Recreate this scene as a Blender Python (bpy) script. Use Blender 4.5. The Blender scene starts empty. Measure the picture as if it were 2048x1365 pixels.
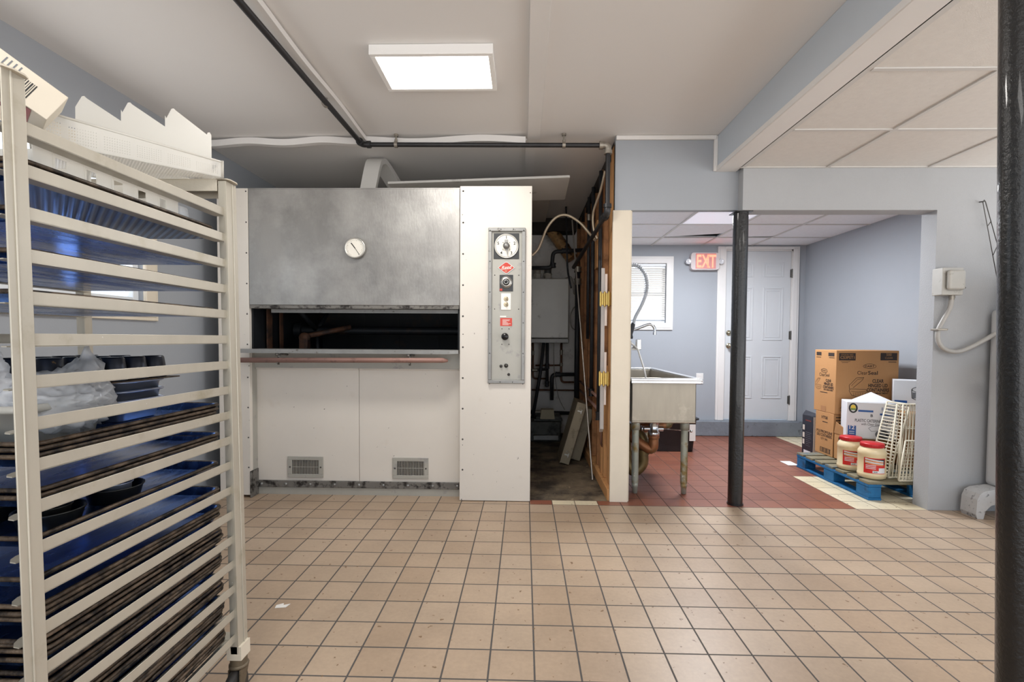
import bpy, bmesh, math, random
from mathutils import Vector, Matrix, noise as mnoise
random.seed(7)
PI = math.pi
C = bpy.context.scene.collection
V = Vector

# ------------------------------------------------------------------ materials
def lin(c):
    c = c / 255.0
    return c / 12.92 if c <= 0.04045 else ((c + 0.055) / 1.055) ** 2.4
def rgb(t, k=1.0):
    return (min(1, lin(t[0]) * k), min(1, lin(t[1]) * k), min(1, lin(t[2]) * k), 1)

class NT:
    def __init__(s, name):
        s.m = bpy.data.materials.new(name); s.m.use_nodes = True
        s.t = s.m.node_tree; s.t.nodes.clear()
        s.out = s.n('ShaderNodeOutputMaterial')
        s.b = s.n('ShaderNodeBsdfPrincipled'); s.l(s.b, 0, s.out, 0)
    def n(s, typ, **kw):
        x = s.t.nodes.new(typ)
        for k, v in kw.items(): setattr(x, k, v)
        return x
    def l(s, a, ao, b, bi): s.t.links.new(a.outputs[ao], b.inputs[bi])
    def coord(s, scale=(1, 1, 1), loc=(0, 0, 0), rnd=False):
        tc = s.n('ShaderNodeTexCoord'); mp = s.n('ShaderNodeMapping')
        mp.inputs['Scale'].default_value = scale; mp.inputs['Location'].default_value = loc
        s.l(tc, 'Object', mp, 'Vector')
        if rnd:
            oi = s.n('ShaderNodeObjectInfo'); ml = s.n('ShaderNodeMath', operation='MULTIPLY'); ml.inputs[1].default_value = 37.0
            s.l(oi, 'Random', ml, 0); cb = s.n('ShaderNodeCombineXYZ')
            for k in range(3): s.l(ml, 0, cb, k)
            s.l(cb, 0, mp, 'Location')
        return mp
    def noise(s, scale, detail=4, rough=.55, coord=None):
        nz = s.n('ShaderNodeTexNoise'); nz.inputs['Scale'].default_value = scale
        nz.inputs['Detail'].default_value = detail; nz.inputs['Roughness'].default_value = rough
        s.l(coord or s.coord(), 0, nz, 'Vector'); return nz
    def ramp(s, src, so, a, b, ca=(0, 0, 0, 1), cb=(1, 1, 1, 1)):
        r = s.n('ShaderNodeValToRGB'); e = r.color_ramp.elements
        e[0].position = a; e[1].position = b; e[0].color = ca; e[1].color = cb
        s.l(src, so, r, 0); return r
    def mix(s, fac, a, b, mode='MIX'):
        x = s.n('ShaderNodeMix', data_type='RGBA', blend_type=mode)
        for sock, v in ((x.inputs[0], fac), (x.inputs[6], a), (x.inputs[7], b)):
            if isinstance(v, tuple) and len(v) == 2: s.t.links.new(v[0].outputs[v[1]], sock)
            elif isinstance(v, (int, float)): sock.default_value = v
            else: sock.default_value = v
        return x

def mat(name, col, rough=.5, metal=0.0, var=.06, vs=3.0, st=(1, 1, 1), dirt=None, ds=12, dt=(.6, .72), bump=0, bs=60,
        rv=0, rnd=False, coat=0, spec=.5, dirt2=None, ds2=60, dt2=(.68, .72)):
    k = NT(name); b = k.b
    cd = k.coord(st, rnd=rnd)
    nz = k.noise(vs, 5, .6, cd)
    c = k.ramp(nz, 0, .3, .7, rgb(col, 1 - var), rgb(col, 1 + var))
    last = (c, 0)
    if dirt:
        dn = k.noise(ds, 6, .65, k.coord(rnd=rnd)); dm = k.ramp(dn, 0, dt[0], dt[1])
        x = k.mix((dm, 0), last, rgb(dirt)); last = (x, 2)
    if dirt2:
        dn = k.noise(ds2, 3, .6, k.coord(rnd=rnd)); dm = k.ramp(dn, 0, dt2[0], dt2[1])
        x = k.mix((dm, 0), last, rgb(dirt2)); last = (x, 2)
    k.t.links.new(last[0].outputs[last[1]], b.inputs['Base Color'])
    b.inputs['Metallic'].default_value = metal; b.inputs['Roughness'].default_value = rough
    b.inputs['Specular IOR Level'].default_value = spec
    if coat: b.inputs['Coat Weight'].default_value = coat
    if rv:
        r = k.n('ShaderNodeMapRange'); r.inputs['To Min'].default_value = max(.03, rough - rv); r.inputs['To Max'].default_value = min(1, rough + rv)
        r.inputs['From Min'].default_value = .3; r.inputs['From Max'].default_value = .7
        k.l(nz, 0, r, 0); k.l(r, 0, b, 'Roughness')
    if bump:
        bn = k.noise(bs, 4, .6, k.coord(st, rnd=rnd)); bp = k.n('ShaderNodeBump'); bp.inputs['Strength'].default_value = bump
        bp.inputs['Distance'].default_value = .01; k.l(bn, 0, bp, 'Height'); k.l(bp, 0, b, 'Normal')
    return k.m

def emit(name, col, s, base=None):
    k = NT(name); k.b.inputs['Base Color'].default_value = rgb(base or col)
    k.b.inputs['Emission Color'].default_value = rgb(col); k.b.inputs['Emission Strength'].default_value = s
    return k.m

def tiles(name, ca, cb, grout, x0, y0, s, mortar=.0035, dirt=(120, 95, 70), rough=.42, stain=None):
    k = NT(name)
    cd = k.coord((1, 1, 1), (-x0, -y0, 0))
    br = k.n('ShaderNodeTexBrick'); br.offset = 0; br.squash = 1
    for nm, v in (('Scale', 1), ('Mortar Size', mortar), ('Mortar Smooth', .25), ('Bias', 0), ('Brick Width', s), ('Row Height', s)): br.inputs[nm].default_value = v
    br.inputs['Color1'].default_value = rgb(ca); br.inputs['Color2'].default_value = rgb(cb); br.inputs['Mortar'].default_value = rgb(grout)
    k.l(cd, 0, br, 'Vector')
    n1 = k.noise(2.2, 5, .6); r1 = k.ramp(n1, 0, .35, .7, (.86, .86, .86, 1), (1.06, 1.06, 1.06, 1))
    x = k.mix(1.0, (br, 0), (r1, 0), 'MULTIPLY')
    n2 = k.noise(55, 4, .6); r2 = k.ramp(n2, 0, .3, .75, (.93, .93, .93, 1), (1.05, 1.05, 1.05, 1))
    x2 = k.mix(1.0, (x, 2), (r2, 0), 'MULTIPLY')
    n3 = k.noise(33, 2, .5); r3 = k.ramp(n3, 0, .70, .715)
    x3 = k.mix((r3, 0), (x2, 2), rgb(dirt)); last = x3
    if stain:
        n4 = k.noise(1.7, 4, .6); r4 = k.ramp(n4, 0, .5, .7); mm = k.n('ShaderNodeMath', operation='MULTIPLY'); mm.inputs[1].default_value = .6
        k.l(r4, 0, mm, 0); last = k.mix((mm, 0), (x3, 2), rgb(stain))
    k.l(last, 2, k.b, 'Base Color')
    rr = k.ramp(br, 1, 0, 1, (rough,) * 3 + (1,), (.85,) * 3 + (1,)); k.l(rr, 0, k.b, 'Roughness')
    bp = k.n('ShaderNodeBump', invert=True); bp.inputs['Strength'].default_value = .6; bp.inputs['Distance'].default_value = .004
    k.l(br, 1, bp, 'Height'); k.l(bp, 0, k.b, 'Normal')
    return k.m

def plastic(name, col, rough=.25, trans=.6, alpha=1.0, ior=1.15):
    """thin translucent plastic: part clear, part cloudy sheet"""
    k = NT(name); b = k.b
    b.inputs['Base Color'].default_value = rgb(col); b.inputs['Roughness'].default_value = rough
    b.inputs['Coat Weight'].default_value = .5; b.inputs['Coat Roughness'].default_value = .12
    tr = k.n('ShaderNodeBsdfTransparent'); tl = k.n('ShaderNodeBsdfTranslucent'); tl.inputs[0].default_value = rgb(col)
    m1 = k.n('ShaderNodeMixShader'); m1.inputs[0].default_value = .4; k.l(b, 0, m1, 1); k.l(tl, 0, m1, 2)
    m2 = k.n('ShaderNodeMixShader'); m2.inputs[0].default_value = trans; k.l(m1, 0, m2, 1); k.l(tr, 0, m2, 2)
    k.t.links.new(m2.outputs[0], k.out.inputs[0])
    return k.m

# ------------------------------------------------------------------ mesh builder
_tc = {}
def text_geo(s, bold=0.0):
    key = (s, bold)
    if key not in _tc:
        cu = bpy.data.curves.new('t', 'FONT'); cu.body = s; cu.resolution_u = 3; cu.offset = bold
        ob = bpy.data.objects.new('t', cu); me = ob.to_mesh()
        vs = [v.co.copy() for v in me.vertices]; fs = [tuple(p.vertices) for p in me.polygons]
        ob.to_mesh_clear(); bpy.data.objects.remove(ob); bpy.data.curves.remove(cu)
        _tc[key] = (vs, fs)
    return _tc[key]

class B:
    def __init__(s): s.bm = bmesh.new(); s.sm = set()
    def face(s, vs, m=0, smooth=False):
        try: f = s.bm.faces.new(vs)
        except ValueError: return None
        f.material_index = m; f.smooth = smooth; return f
    def pts(s, ps): return [s.bm.verts.new(p) for p in ps]
    def quad(s, ps, m=0): return s.face(s.pts(ps), m)
    def box(s, x0, x1, y0, y1, z0, z1, m=0, bev=0, M=None, seg=2):
        v = s.pts([(x, y, z) for z in (z0, z1) for y in (y0, y1) for x in (x0, x1)])
        fs = [s.face([v[i] for i in q], m) for q in ((0, 2, 3, 1), (4, 5, 7, 6), (0, 1, 5, 4), (2, 6, 7, 3), (0, 4, 6, 2), (1, 3, 7, 5))]
        if bev:
            es = list({e for f in fs for e in f.edges})
            r = bmesh.ops.bevel(s.bm, geom=es, offset=bev, segments=seg, affect='EDGES', profile=.5, clamp_overlap=True)
            v = list({x for f in r['faces'] for x in f.verts} | {x for x in v if x.is_valid})
            for f in r['faces']: f.material_index = m; f.smooth = True
        if M is not None:
            for x in v: x.co = M @ x.co
        return s
    def ring(s, c, u, w, r, n, rz=None):
        rz = r if rz is None else rz
        return s.pts([c + u * (r * math.cos(2 * PI * i / n)) + w * (rz * math.sin(2 * PI * i / n)) for i in range(n)])
    def bridge(s, a, b, m=0, smooth=True):
        n = len(a)
        for i in range(n): s.face([a[i], a[(i + 1) % n], b[(i + 1) % n], b[i]], m, smooth)
    def cyl(s, p, q, r, n=16, m=0, r2=None, cap=True, smooth=True):
        p, q = V(p), V(q); d = (q - p).normalized()
        u = d.orthogonal().normalized(); w = d.cross(u)
        a = s.ring(p, u, w, r, n); b = s.ring(q, u, w, r if r2 is None else r2, n); s.bridge(a, b, m, smooth)
        if cap:
            s.face(s.pts([x.co for x in reversed(a)]), m); s.face(s.pts([x.co for x in b]), m)
        return s
    def lathe(s, prof, c=(0, 0, 0), ax=(0, 0, 1), n=24, m=0, ms=None, cap0=True, cap1=True, smooth=True, sx=1.0):
        """prof: (radius, height) pairs along ax"""
        c = V(c); d = V(ax).normalized()
        u = V((1, 0, 0)) if abs(d.x) < .9 else V((0, 1, 0)); u = (u - d * u.dot(d)).normalized(); w = d.cross(u)
        rs = [s.ring(c + d * h, u * sx, w, max(r, 1e-5), n) for r, h in prof]
        for i in range(len(rs) - 1): s.bridge(rs[i], rs[i + 1], ms[i] if ms else m, smooth)
        if cap0 and prof[0][0] > 1e-4: s.face(list(reversed(rs[0])), ms[0] if ms else m)
        if cap1 and prof[-1][0] > 1e-4: s.face(rs[-1], ms[-1] if ms else m)
        return s
    def tube(s, ps, r, n=10, m=0, sub=0, cap=True, closed=False, rf=None):
        ps = [V(p) for p in ps]
        if sub: ps = smooth_path(ps, sub)
        up = None; rings = []
        for i, p in enumerate(ps):
            a = ps[max(i - 1, 0)]; b = ps[min(i + 1, len(ps) - 1)]
            d = (b - a).normalized()
            if up is None: up = d.orthogonal().normalized()
            up = (up - d * up.dot(d)); up = up.normalized() if up.length > 1e-6 else d.orthogonal().normalized()
            w = d.cross(up)
            rr = rf(i / (len(ps) - 1)) * r if rf else r
            rings.append(s.ring(p, up, w, rr, n))
        for i in range(len(rings) - 1): s.bridge(rings[i], rings[i + 1], m)
        if cap: s.face(list(reversed(rings[0])), m); s.face(rings[-1], m)
        return s
    def prism(s, pts, a, h0, h1, m=0, bev=0):
        """pts: 2-D outline in the plane across axis a ('x': (y,z), 'y': (x,z), 'z': (x,y))"""
        def P(p, h): return (h, p[0], p[1]) if a == 'x' else (p[0], h, p[1]) if a == 'y' else (p[0], p[1], h)
        lo = s.pts([P(p, h0) for p in pts]); hi = s.pts([P(p, h1) for p in pts])
        s.bridge(lo, hi, m, False); s.face(list(reversed(lo)), m); s.face(hi, m); return s
    def sphere(s, c, r, m=0, n=14, sc=(1, 1, 1)):
        k = bmesh.ops.create_uvsphere(s.bm, u_segments=n, v_segments=max(6, n // 2), radius=1)
        for v in k['verts']: v.co = V((v.co.x * r * sc[0] + c[0], v.co.y * r * sc[1] + c[1], v.co.z * r * sc[2] + c[2]))
        for f in {f for v in k['verts'] for f in v.link_faces}: f.material_index = m; f.smooth = True
        return s
    def text(s, t, o, right, up, h, m=0, al='c', sq=1.0, bold=0.0, w=None):
        """printed lettering; o lies on the base line, h is the height of a capital"""
        vs, fs = text_geo(t, bold)
        if not vs: return s
        k = h / .69; x0 = min(v.x for v in vs); x1 = max(v.x for v in vs)
        if w: sq = w / ((x1 - x0) * k)
        off = {'c': -(x0 + x1) / 2, 'l': -x0, 'r': -x1}[al]
        right, up, o = V(right).normalized(), V(up).normalized(), V(o)
        pv = s.pts([o + right * ((v.x + off) * k * sq) + up * (v.y * k) for v in vs])
        for f in fs: s.face([pv[i] for i in f], m)
        return s
    def flat(s, o, right, up, w, h, m=0):
        o, right, up = V(o), V(right).normalized() * w / 2, V(up).normalized() * h / 2
        return s.quad([o - right - up, o + right - up, o + right + up, o - right + up], m)
    def oval(s, o, right, up, rx, ry, w, m=0, n=28, a0=0, a1=2 * PI):
        o, right, up = V(o), V(right).normalized(), V(up).normalized()
        k = n if abs(a1 - a0 - 2 * PI) > 1e-6 else n
        A = [a0 + (a1 - a0) * i / k for i in range(k + 1)]
        for i in range(k):
            q = []
            for a, d in ((A[i], 0), (A[i + 1], 0), (A[i + 1], w), (A[i], w)):
                q.append(o + right * ((rx - d) * math.cos(a)) + up * ((ry - d) * math.sin(a)))
            s.quad(q, m)
        return s
    def disc(s, o, right, up, rx, ry, m=0, n=24):
        o, right, up = V(o), V(right).normalized(), V(up).normalized()
        s.face(s.pts([o + right * (rx * math.cos(2 * PI * i / n)) + up * (ry * math.sin(2 * PI * i / n)) for i in range(n)]), m); return s
    def line(s, o, right, up, pts, w, m=0):
        """a drawn stroke on a surface: pts in (right, up) metres"""
        o, right, up = V(o), V(right).normalized(), V(up).normalized()
        for (a, b), (c, d) in zip(pts, pts[1:]):
            t = V((c - a, d - b)); L = t.length
            if L < 1e-6: continue
            t /= L; nx, ny = -t.y * w / 2, t.x * w / 2
            s.quad([o + right * (x) + up * (y) for x, y in ((a + nx, b + ny), (a - nx, b - ny), (c - nx, d - ny), (c + nx, d + ny))], m)
        return s
    def tray(s, w, l, h, r, rim=.008, flare=.012, th=.0015, z=0, ci=0, cr=0, n=5, lip=.004, cx=0, cy=0):
        """open rounded-rectangular vessel with a rolled rim, base centred on (cx, cy, z)"""
        def rr(ins, zz):
            rad = max(r - ins * .6, .002); W, L = w / 2 - ins, l / 2 - ins; ps = []
            for qx, qy, a0 in ((1, 1, 0), (-1, 1, PI / 2), (-1, -1, PI), (1, -1, 1.5 * PI)):
                for i in range(n + 1):
                    a = a0 + PI / 2 * i / n
                    ps.append((cx + qx * (W - rad) + rad * math.cos(a), cy + qy * (L - rad) + rad * math.sin(a), zz))
            return s.pts(ps)
        f = flare + rim
        seq = [(f + .004, z + th), (f, z + th + .004), (rim, z + h - .002), (rim * .6, z + h), (rim * .25, z + h), (0, z + h - lip * .5), (0, z + h - lip), (rim * .4, z + h - lip * 1.4), (rim - th, z + h - lip), (f - th, z + .004), (f + .004, z)]
        R = [rr(a, b) for a, b in seq]
        mi = [ci, ci, cr, cr, cr, cr, cr, ci, ci, ci]
        for i in range(len(R) - 1): s.bridge(R[i], R[i + 1], mi[i], True)
        s.face(R[0], ci); s.face(list(reversed(R[-1])), ci)
        return s
    def build(s, name, mats, parent=None, base=None, auto=True):
        if not isinstance(mats, (list, tuple)): mats = [mats]
        bmesh.ops.recalc_face_normals(s.bm, faces=s.bm.faces) if auto else None
        me = bpy.data.meshes.new(name); 
        root = parent
        while root is not None and root.parent is not None: root = root.parent
        if root is not None: bmesh.ops.translate(s.bm, verts=s.bm.verts, vec=-V(root['_l']))
        elif base is not None: bmesh.ops.translate(s.bm, verts=s.bm.verts, vec=-V(base))
        s.bm.to_mesh(me); s.bm.free()
        for m in mats: me.materials.append(m)
        o = bpy.data.objects.new(name, me); C.objects.link(o)
        if parent is not None: o.parent = parent
        elif base is not None: o.location = base
        return o

def smooth_path(ps, k):
    out = []
    for i in range(len(ps) - 1):
        p0, p1, p2, p3 = ps[max(i - 1, 0)], ps[i], ps[i + 1], ps[min(i + 2, len(ps) - 1)]
        for j in range(k):
            t = j / k
            out.append(.5 * ((2 * p1) + (p2 - p0) * t + (2 * p0 - 5 * p1 + 4 * p2 - p3) * t * t + (3 * p1 - p0 - 3 * p2 + p3) * t ** 3))
    out.append(ps[-1]); return out
def bend(ps, r, k=5):
    """round the corners of a pipe run"""
    ps = [V(p) for p in ps]; out = [ps[0]]
    for i in range(1, len(ps) - 1):
        a, b = (ps[i - 1] - ps[i]), (ps[i + 1] - ps[i]); rr = min(r, a.length * .45, b.length * .45)
        A, Bq = ps[i] + a.normalized() * rr, ps[i] + b.normalized() * rr
        for j in range(k + 1):
            t = j / k; out.append(A.lerp(ps[i], t).lerp(ps[i].lerp(Bq, t), t))
    out.append(ps[-1]); return out

def tag(o, label=None, cat=None, group=None, kind=None):
    if label: o['label'] = label
    if cat: o['category'] = cat
    if group: o['group'] = group
    if kind: o['kind'] = kind
    return o
ROOTS = []
def thing(name, label, cat, loc, group=None):
    o = bpy.data.objects.new(name, None); C.objects.link(o); o.location = loc; o.empty_display_size = .05
    o['_l'] = tuple(loc); ROOTS.append(o)
    return tag(o, label, cat, group)
def struct(b, name, mats): return tag(b.build(name, mats), kind='structure')
def copy_tree(o, parent=None):
    c = o.copy(); C.objects.link(c)
    if parent is not None: c.parent = parent
    for ch in list(o.children): copy_tree(ch, c)
    return c
def dup(o, loc, label=None, rz=None, group=None):
    c = copy_tree(o); c.location = loc
    if rz is not None: c.rotation_euler.z = rz
    if label: c['label'] = label
    if group: c['group'] = group
    return c
# ------------------------------------------------------------------ palette
m_wall = mat('wall_paint', (160, 165, 172), .6, var=.02, vs=2, bump=.05, bs=90)
m_wallr = mat('wall_paint_textured', (168, 170, 173), .6, var=.03, vs=2, bump=.25, bs=120)
m_ceil = mat('ceiling_paint', (226, 224, 222), .7, var=.012, vs=1.2)
m_white = mat('white_trim_paint', (226, 224, 222), .45, var=.02, vs=4, dirt=(150, 145, 140), ds=30, dt=(.72, .8))
m_cream = mat('cream_casing_paint', (222, 212, 194), .5, var=.03, vs=5, dirt=(150, 130, 100), ds=40, dt=(.73, .78))
m_acou = mat('acoustic_tile', (218, 214, 209), .85, var=.03, vs=30, dirt=(150, 140, 130), ds=110, dt=(.66, .72), bump=.3, bs=200)
m_acou_blue = mat('acoustic_tile_back_room', (240, 241, 244), .85, var=.03, vs=30, dirt=(150, 150, 155), ds=110, dt=(.68, .74), bump=.3, bs=200)
m_grid = mat('ceiling_grid_paint', (205, 203, 200), .45, var=.02)
m_floor = tiles('tan_quarry_tile', (184, 163, 141), (172, 149, 126), (84, 80, 77), .0446, 3.507, .16616, .0038, rough=.38)
m_red = tiles('red_quarry_tile', (146, 92, 72), (130, 80, 64), (84, 64, 56), .0446, 3.507, .16616, .0032, dirt=(80, 50, 42), rough=.36)
m_credge = tiles('cream_quarry_tile', (226, 214, 186), (218, 204, 172), (120, 108, 92), .0446, 3.507, .16616, .0032, rough=.4)
m_conc = mat('sooty_concrete', (120, 107, 88), .8, var=.3, vs=4, dirt=(56, 49, 42), ds=3.5, dt=(.42, .6), dirt2=(165, 150, 125), ds2=9, dt2=(.66, .72), bump=.5, bs=30)
m_curb = mat('grey_curb_paint', (120, 126, 134), .7, var=.1, vs=6, dirt=(70, 72, 74), ds=14, dt=(.6, .7), bump=.5, bs=25)
m_wood = mat('raw_stud_lumber', (196, 146, 96), .65, var=.16, vs=6, st=(8, 8, .5), dirt=(120, 80, 45), ds=9, dt=(.62, .74))
m_wood_dk = mat('old_stud_lumber', (166, 118, 78), .75, var=.25, vs=6, st=(8, 8, .5), dirt=(96, 66, 46), ds=6, dt=(.5, .7))
m_char = mat('charred_lumber', (44, 38, 35), .85, var=.3, vs=9)
m_clos = mat('closet_plaster', (226, 225, 222), .75, var=.06, vs=3, dirt=(140, 136, 132), ds=3, dt=(.54, .74))
m_plen = mat('plenum_shade', (30, 31, 34), .9)  # near-black colour stands in for shade above the slipped tile
m_glass = plastic('window_pane', (235, 242, 246), .05, .9)
m_vinyl = mat('white_vinyl_sash', (226, 230, 234), .4, var=.01)
m_blind = mat('white_blind_slat', (206, 203, 197), .5, var=.01)
m_door = mat('white_door_paint', (208, 211, 214), .4, var=.02, dirt=(160, 160, 160), ds=16, dt=(.7, .78))
m_nick = mat('satin_nickel', (190, 182, 160), .25, 1, var=.03)
m_hinge = mat('dull_hinge_steel', (110, 108, 104), .45, .8)
m_black = mat('gloss_black_paint', (13, 14, 16), .30, var=.3, vs=20, dirt=(150, 148, 140), ds=70, dt=(.74, .77), bump=.35, bs=70, coat=.3)

m_greyi = mat('grey_carton_print', (112, 116, 122), .5)
# ------------------------------------------------------------------ floor, four kinds of covering in one slab
F = B(); X0, X1, YB = -2.53, 4.5, -2.2
def fl(x0, x1, y0, y1, m, t=.1): F.box(x0, x1, y0, y1, -t, 0, m)
fl(X0, X1, YB, 3.507, 0)
fl(X0, .05, 3.507, 3.70, 0); fl(X0, .05, 3.70, 6.3, 3)
fl(.05, .211, 3.507, 3.60, 1); fl(.211, .543, 3.507, 3.60, 2); fl(.543, .64, 3.507, 3.60, 1)
fl(.05, .64, 3.60, 6.3, 3)
fl(.64, 2.371, 3.507, 6.3, 1)
fl(2.371, 3.6, 3.507, 4.338, 2)
fl(2.371, 3.12, 4.338, 6.3, 1); fl(3.12, 3.6, 4.338, 5.52, 1); fl(3.12, 3.6, 5.52, 6.3, 2)
fl(3.6, X1, 3.507, 6.3, 1)
struct(F, 'floor', [m_floor, m_red, m_credge, m_conc])

# ------------------------------------------------------------------ walls
WX = -2.43
b = B()
wy0, wy1, wz0, wz1 = 1.62, 3.07, 1.40, 2.20
b.box(WX - .1, WX, YB, 6.3, 0, wz0); b.box(WX - .1, WX, YB, 6.3, wz1, 2.66)
b.box(WX - .1, WX, YB, wy0, wz0, wz1); b.box(WX - .1, WX, wy1, 6.3, wz0, wz1)
struct(b, 'wall_left', m_wall)
b = B()   # back wall with its window and door openings
bx0, bx1, bz0, bz1 = .98, 1.775, 1.40, 2.155
dx0, dx1, dz0, dz1 = 2.49, 3.335, .19, 2.325
b.box(WX - .1, .66, 6.2, 6.3, 0, 2.66, 1)
b.box(.66, bx0, 6.2, 6.3, 0, 2.66); b.box(bx0, bx1, 6.2, 6.3, 0, bz0); b.box(bx0, bx1, 6.2, 6.3, bz1, 2.66)
b.box(bx1, dx0, 6.2, 6.3, 0, 2.66); b.box(dx0, dx1, 6.2, 6.3, dz1, 2.66); b.box(dx0, dx1, 6.2, 6.3, 0, dz0)
b.box(dx1, 3.6, 6.2, 6.3, 0, 2.66)
struct(b, 'wall_back', [m_wall, m_clos])
b = B(); b.box(3.49, 3.6, 3.64, 6.2, 0, 2.66); struct(b, 'wall_right', m_wall)
b = B(); b.box(2.866, X1, 3.507, 3.64, 0, 2.66); struct(b, 'wall_front_right', m_wallr)
b = B(); b.box(1.527, 2.866, 3.507, 3.64, 2.112, 2.66, 0); b.box(.648, 1.527, 3.585, 3.64, 2.132, 2.66, 1)
struct(b, 'wall_header', [m_wallr, m_wall])
b = B(); b.box(.752, .775, 3.64, 6.2, 0, 2.66); struct(b, 'wall_closet', m_wall)
# framing of the closet wall, open to the closet: each stud its own piece
n = 1
def trim(bm, mats):
    global n
    o = struct(bm, 'trim_%d' % n, mats); n += 1; return o
for i, (y, d, mt) in enumerate([(3.605, .16, m_wood), (3.80, .045, m_wood), (4.16, .045, m_wood_dk), (4.30, .05, m_wood_dk), (4.62, .045, m_wood_dk), (4.98, .05, m_wood_dk), (5.35, .045, m_wood_dk), (5.75, .045, m_wood_dk), (6.12, .06, m_wood_dk)]):
    b = B(); b.box(.648 if i != 1 else .655, .750, y, y + d, .09, 2.62, bev=.003); trim(b, mt)
b = B(); b.box(.62, .750, 3.605, 6.19, 0, .088, bev=.004); trim(b, m_wood)                       # sill plate
b = B(); b.box(.70, .748, 3.85, 6.18, .35, 2.55); trim(b, m_wood_dk)                         # plank backing between the studs
b = B(); b.box(.635, .672, 4.36, 4.50, 1.83, 2.25, bev=.004); trim(b, m_wood)                   # blocking piece
b = B(); b.box(.64, .70, 4.02, 4.10, .09, .98, bev=.004); b.box(.64,.70,3.90,3.96,.09,.86,bev=.004); trim(b, m_wood)
b = B(); b.box(.652, .72, 3.645, 6.18, 2.56, 2.655); trim(b, m_char)                          # dark top plate
b = B(); b.box(.08, .62, 5.96, 6.195, 2.50, 2.655); trim(b, m_char)                           # dark ledger over the closet back wall
b = B(); b.box(.634, .766, 3.578, 3.604, 0, 2.131, bev=.003); b.box(.745, .777, 3.60, 3.66, 0, 2.131, bev=.002); trim(b, m_cream)   # cream casing board
# ------------------------------------------------------------------ ceilings
b = B(); b.box(X0, X1, YB, 6.3, 2.66, 2.74); struct(b, 'ceiling', m_ceil)
b = B()   # suspended acoustic ceiling over the right bay
b.box(1.50, X1, YB, 3.507, 2.409, 2.425, 0)
for x in (2.10, 2.79, 3.48): b.box(x - .011, x + .011, YB, 3.507, 2.401, 2.4085, 1)
for y in (2.885, 2.25, 1.615, .98, .345, -.29): b.box(1.535, X1, y - .011, y + .011, 2.4015, 2.4082, 1)
b.box(1.50, 1.535, YB, 3.507, 2.404, 2.4088, 1); b.box(1.50, X1, 3.49, 3.506, 2.402, 2.4088, 1)
struct(b, 'ceiling', [m_acou, m_grid])
b = B()   # suspended ceiling of the sink room, one tile slipped out of its frame
xs = [.776, .96, 1.58, 2.20, 2.82, 3.489]; ys = [3.642, 3.84, 4.46, 5.08, 5.72, 6.199]
for i in range(5):
    for j in range(5):
        x0, x1, y0, y1 = xs[i], xs[i + 1], ys[j], ys[j + 1]
        if (i, j) == (2, 2): continue
        if (i, j) == (2, 3):
            v = [(x0, y0), (x1, y0), (x1, y1 - .20), (x0, y1 - .02)]
            b.prism(v, 'z', 2.378, 2.392, 0); continue
        if (i, j) == (3, 3): b.prism([(x0, y0), (x1, y0), (x1, y1 - .07), (x0, y1)], 'z', 2.378, 2.392, 0); continue
        b.box(x0, x1, y0, y1, 2.378, 2.392, 0)
for x in xs[1:-1]: b.box(x - .011, x + .011, ys[0], ys[-1], 2.370, 2.3775, 1)
for y in ys[1:-1]: b.box(xs[0], xs[-1], y - .011, y + .011, 2.3705, 2.3772, 1)
struct(b, 'ceiling', [m_acou_blue, m_grid])
b = B(); b.box(.776, 3.489, 3.642, 6.199, 2.645, 2.658); struct(b, 'ceiling', m_plen)
# ------------------------------------------------------------------ beam and trims
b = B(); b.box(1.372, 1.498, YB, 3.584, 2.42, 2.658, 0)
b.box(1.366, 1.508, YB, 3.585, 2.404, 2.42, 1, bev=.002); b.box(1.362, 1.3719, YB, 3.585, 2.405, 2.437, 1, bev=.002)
trim(b, [mat('lit_beam_paint', (194, 203, 212), .55, var=.015), m_white])  # beam colour lightened to stand in for light on its left face
b = B(); b.box(.648, 1.362, 3.562, 3.5845, 2.628, 2.659, bev=.006); trim(b, m_white)            # crown strip
b = B(); b.box(1.344, 1.3715, 3.566, 3.5845, 2.405, 2.655, bev=.004); trim(b, m_white)
b = B(); b.box(.014, .105, YB, 3.60, 2.636, 2.6595, bev=.003); b.box(.0, .075, 3.61, 6.15, 2.642, 2.6595); trim(b, m_white)   # batten in the middle of the ceiling
def wavy(x0, x1, y0, y1, amp, ph, hz=.045, dz=.0, th=.022, n=40):
    """a sagging strip of moulding under the ceiling"""
    b = B(); pr = None
    L = math.hypot(x1 - x0, y1 - y0); ux, uy = (x1 - x0) / L, (y1 - y0) / L
    for i in range(n + 1):
        t = i / n; x, y = x0 + (x1 - x0) * t, y0 + (y1 - y0) * t
        s = amp * (.5 - .5 * math.cos(2 * PI * (t * ph[0] + ph[1])))
        z1 = 2.657 - s - dz; z0 = z1 - hz
        r = b.pts([(x + uy * th, y - ux * th, z0), (x - uy * th, y + ux * th, z0), (x - uy * th, y + ux * th, z1), (x + uy * th, y - ux * th, z1)])
        if pr: b.bridge(pr, r, 0, False)
        else: b.face(r)
        pr = r
    b.face(list(reversed(pr))); return b
trim(wavy(-2.425, -1.20, 3.60, 3.57, .016, (2.2, .30)), m_white)
trim(wavy(-1.165, .0, 3.572, 3.556, .022, (1.25, .1)), m_white)
trim(wavy(-1.165, -1.178, -2.1, 3.56, .012, (5.5, 0), hz=.03, th=.034, n=80), m_white)
b = B(); b.box(.776, 3.489, 6.10, 6.199, 0, .188, bev=.01); struct(b, 'baseboard_back', m_curb)
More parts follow.
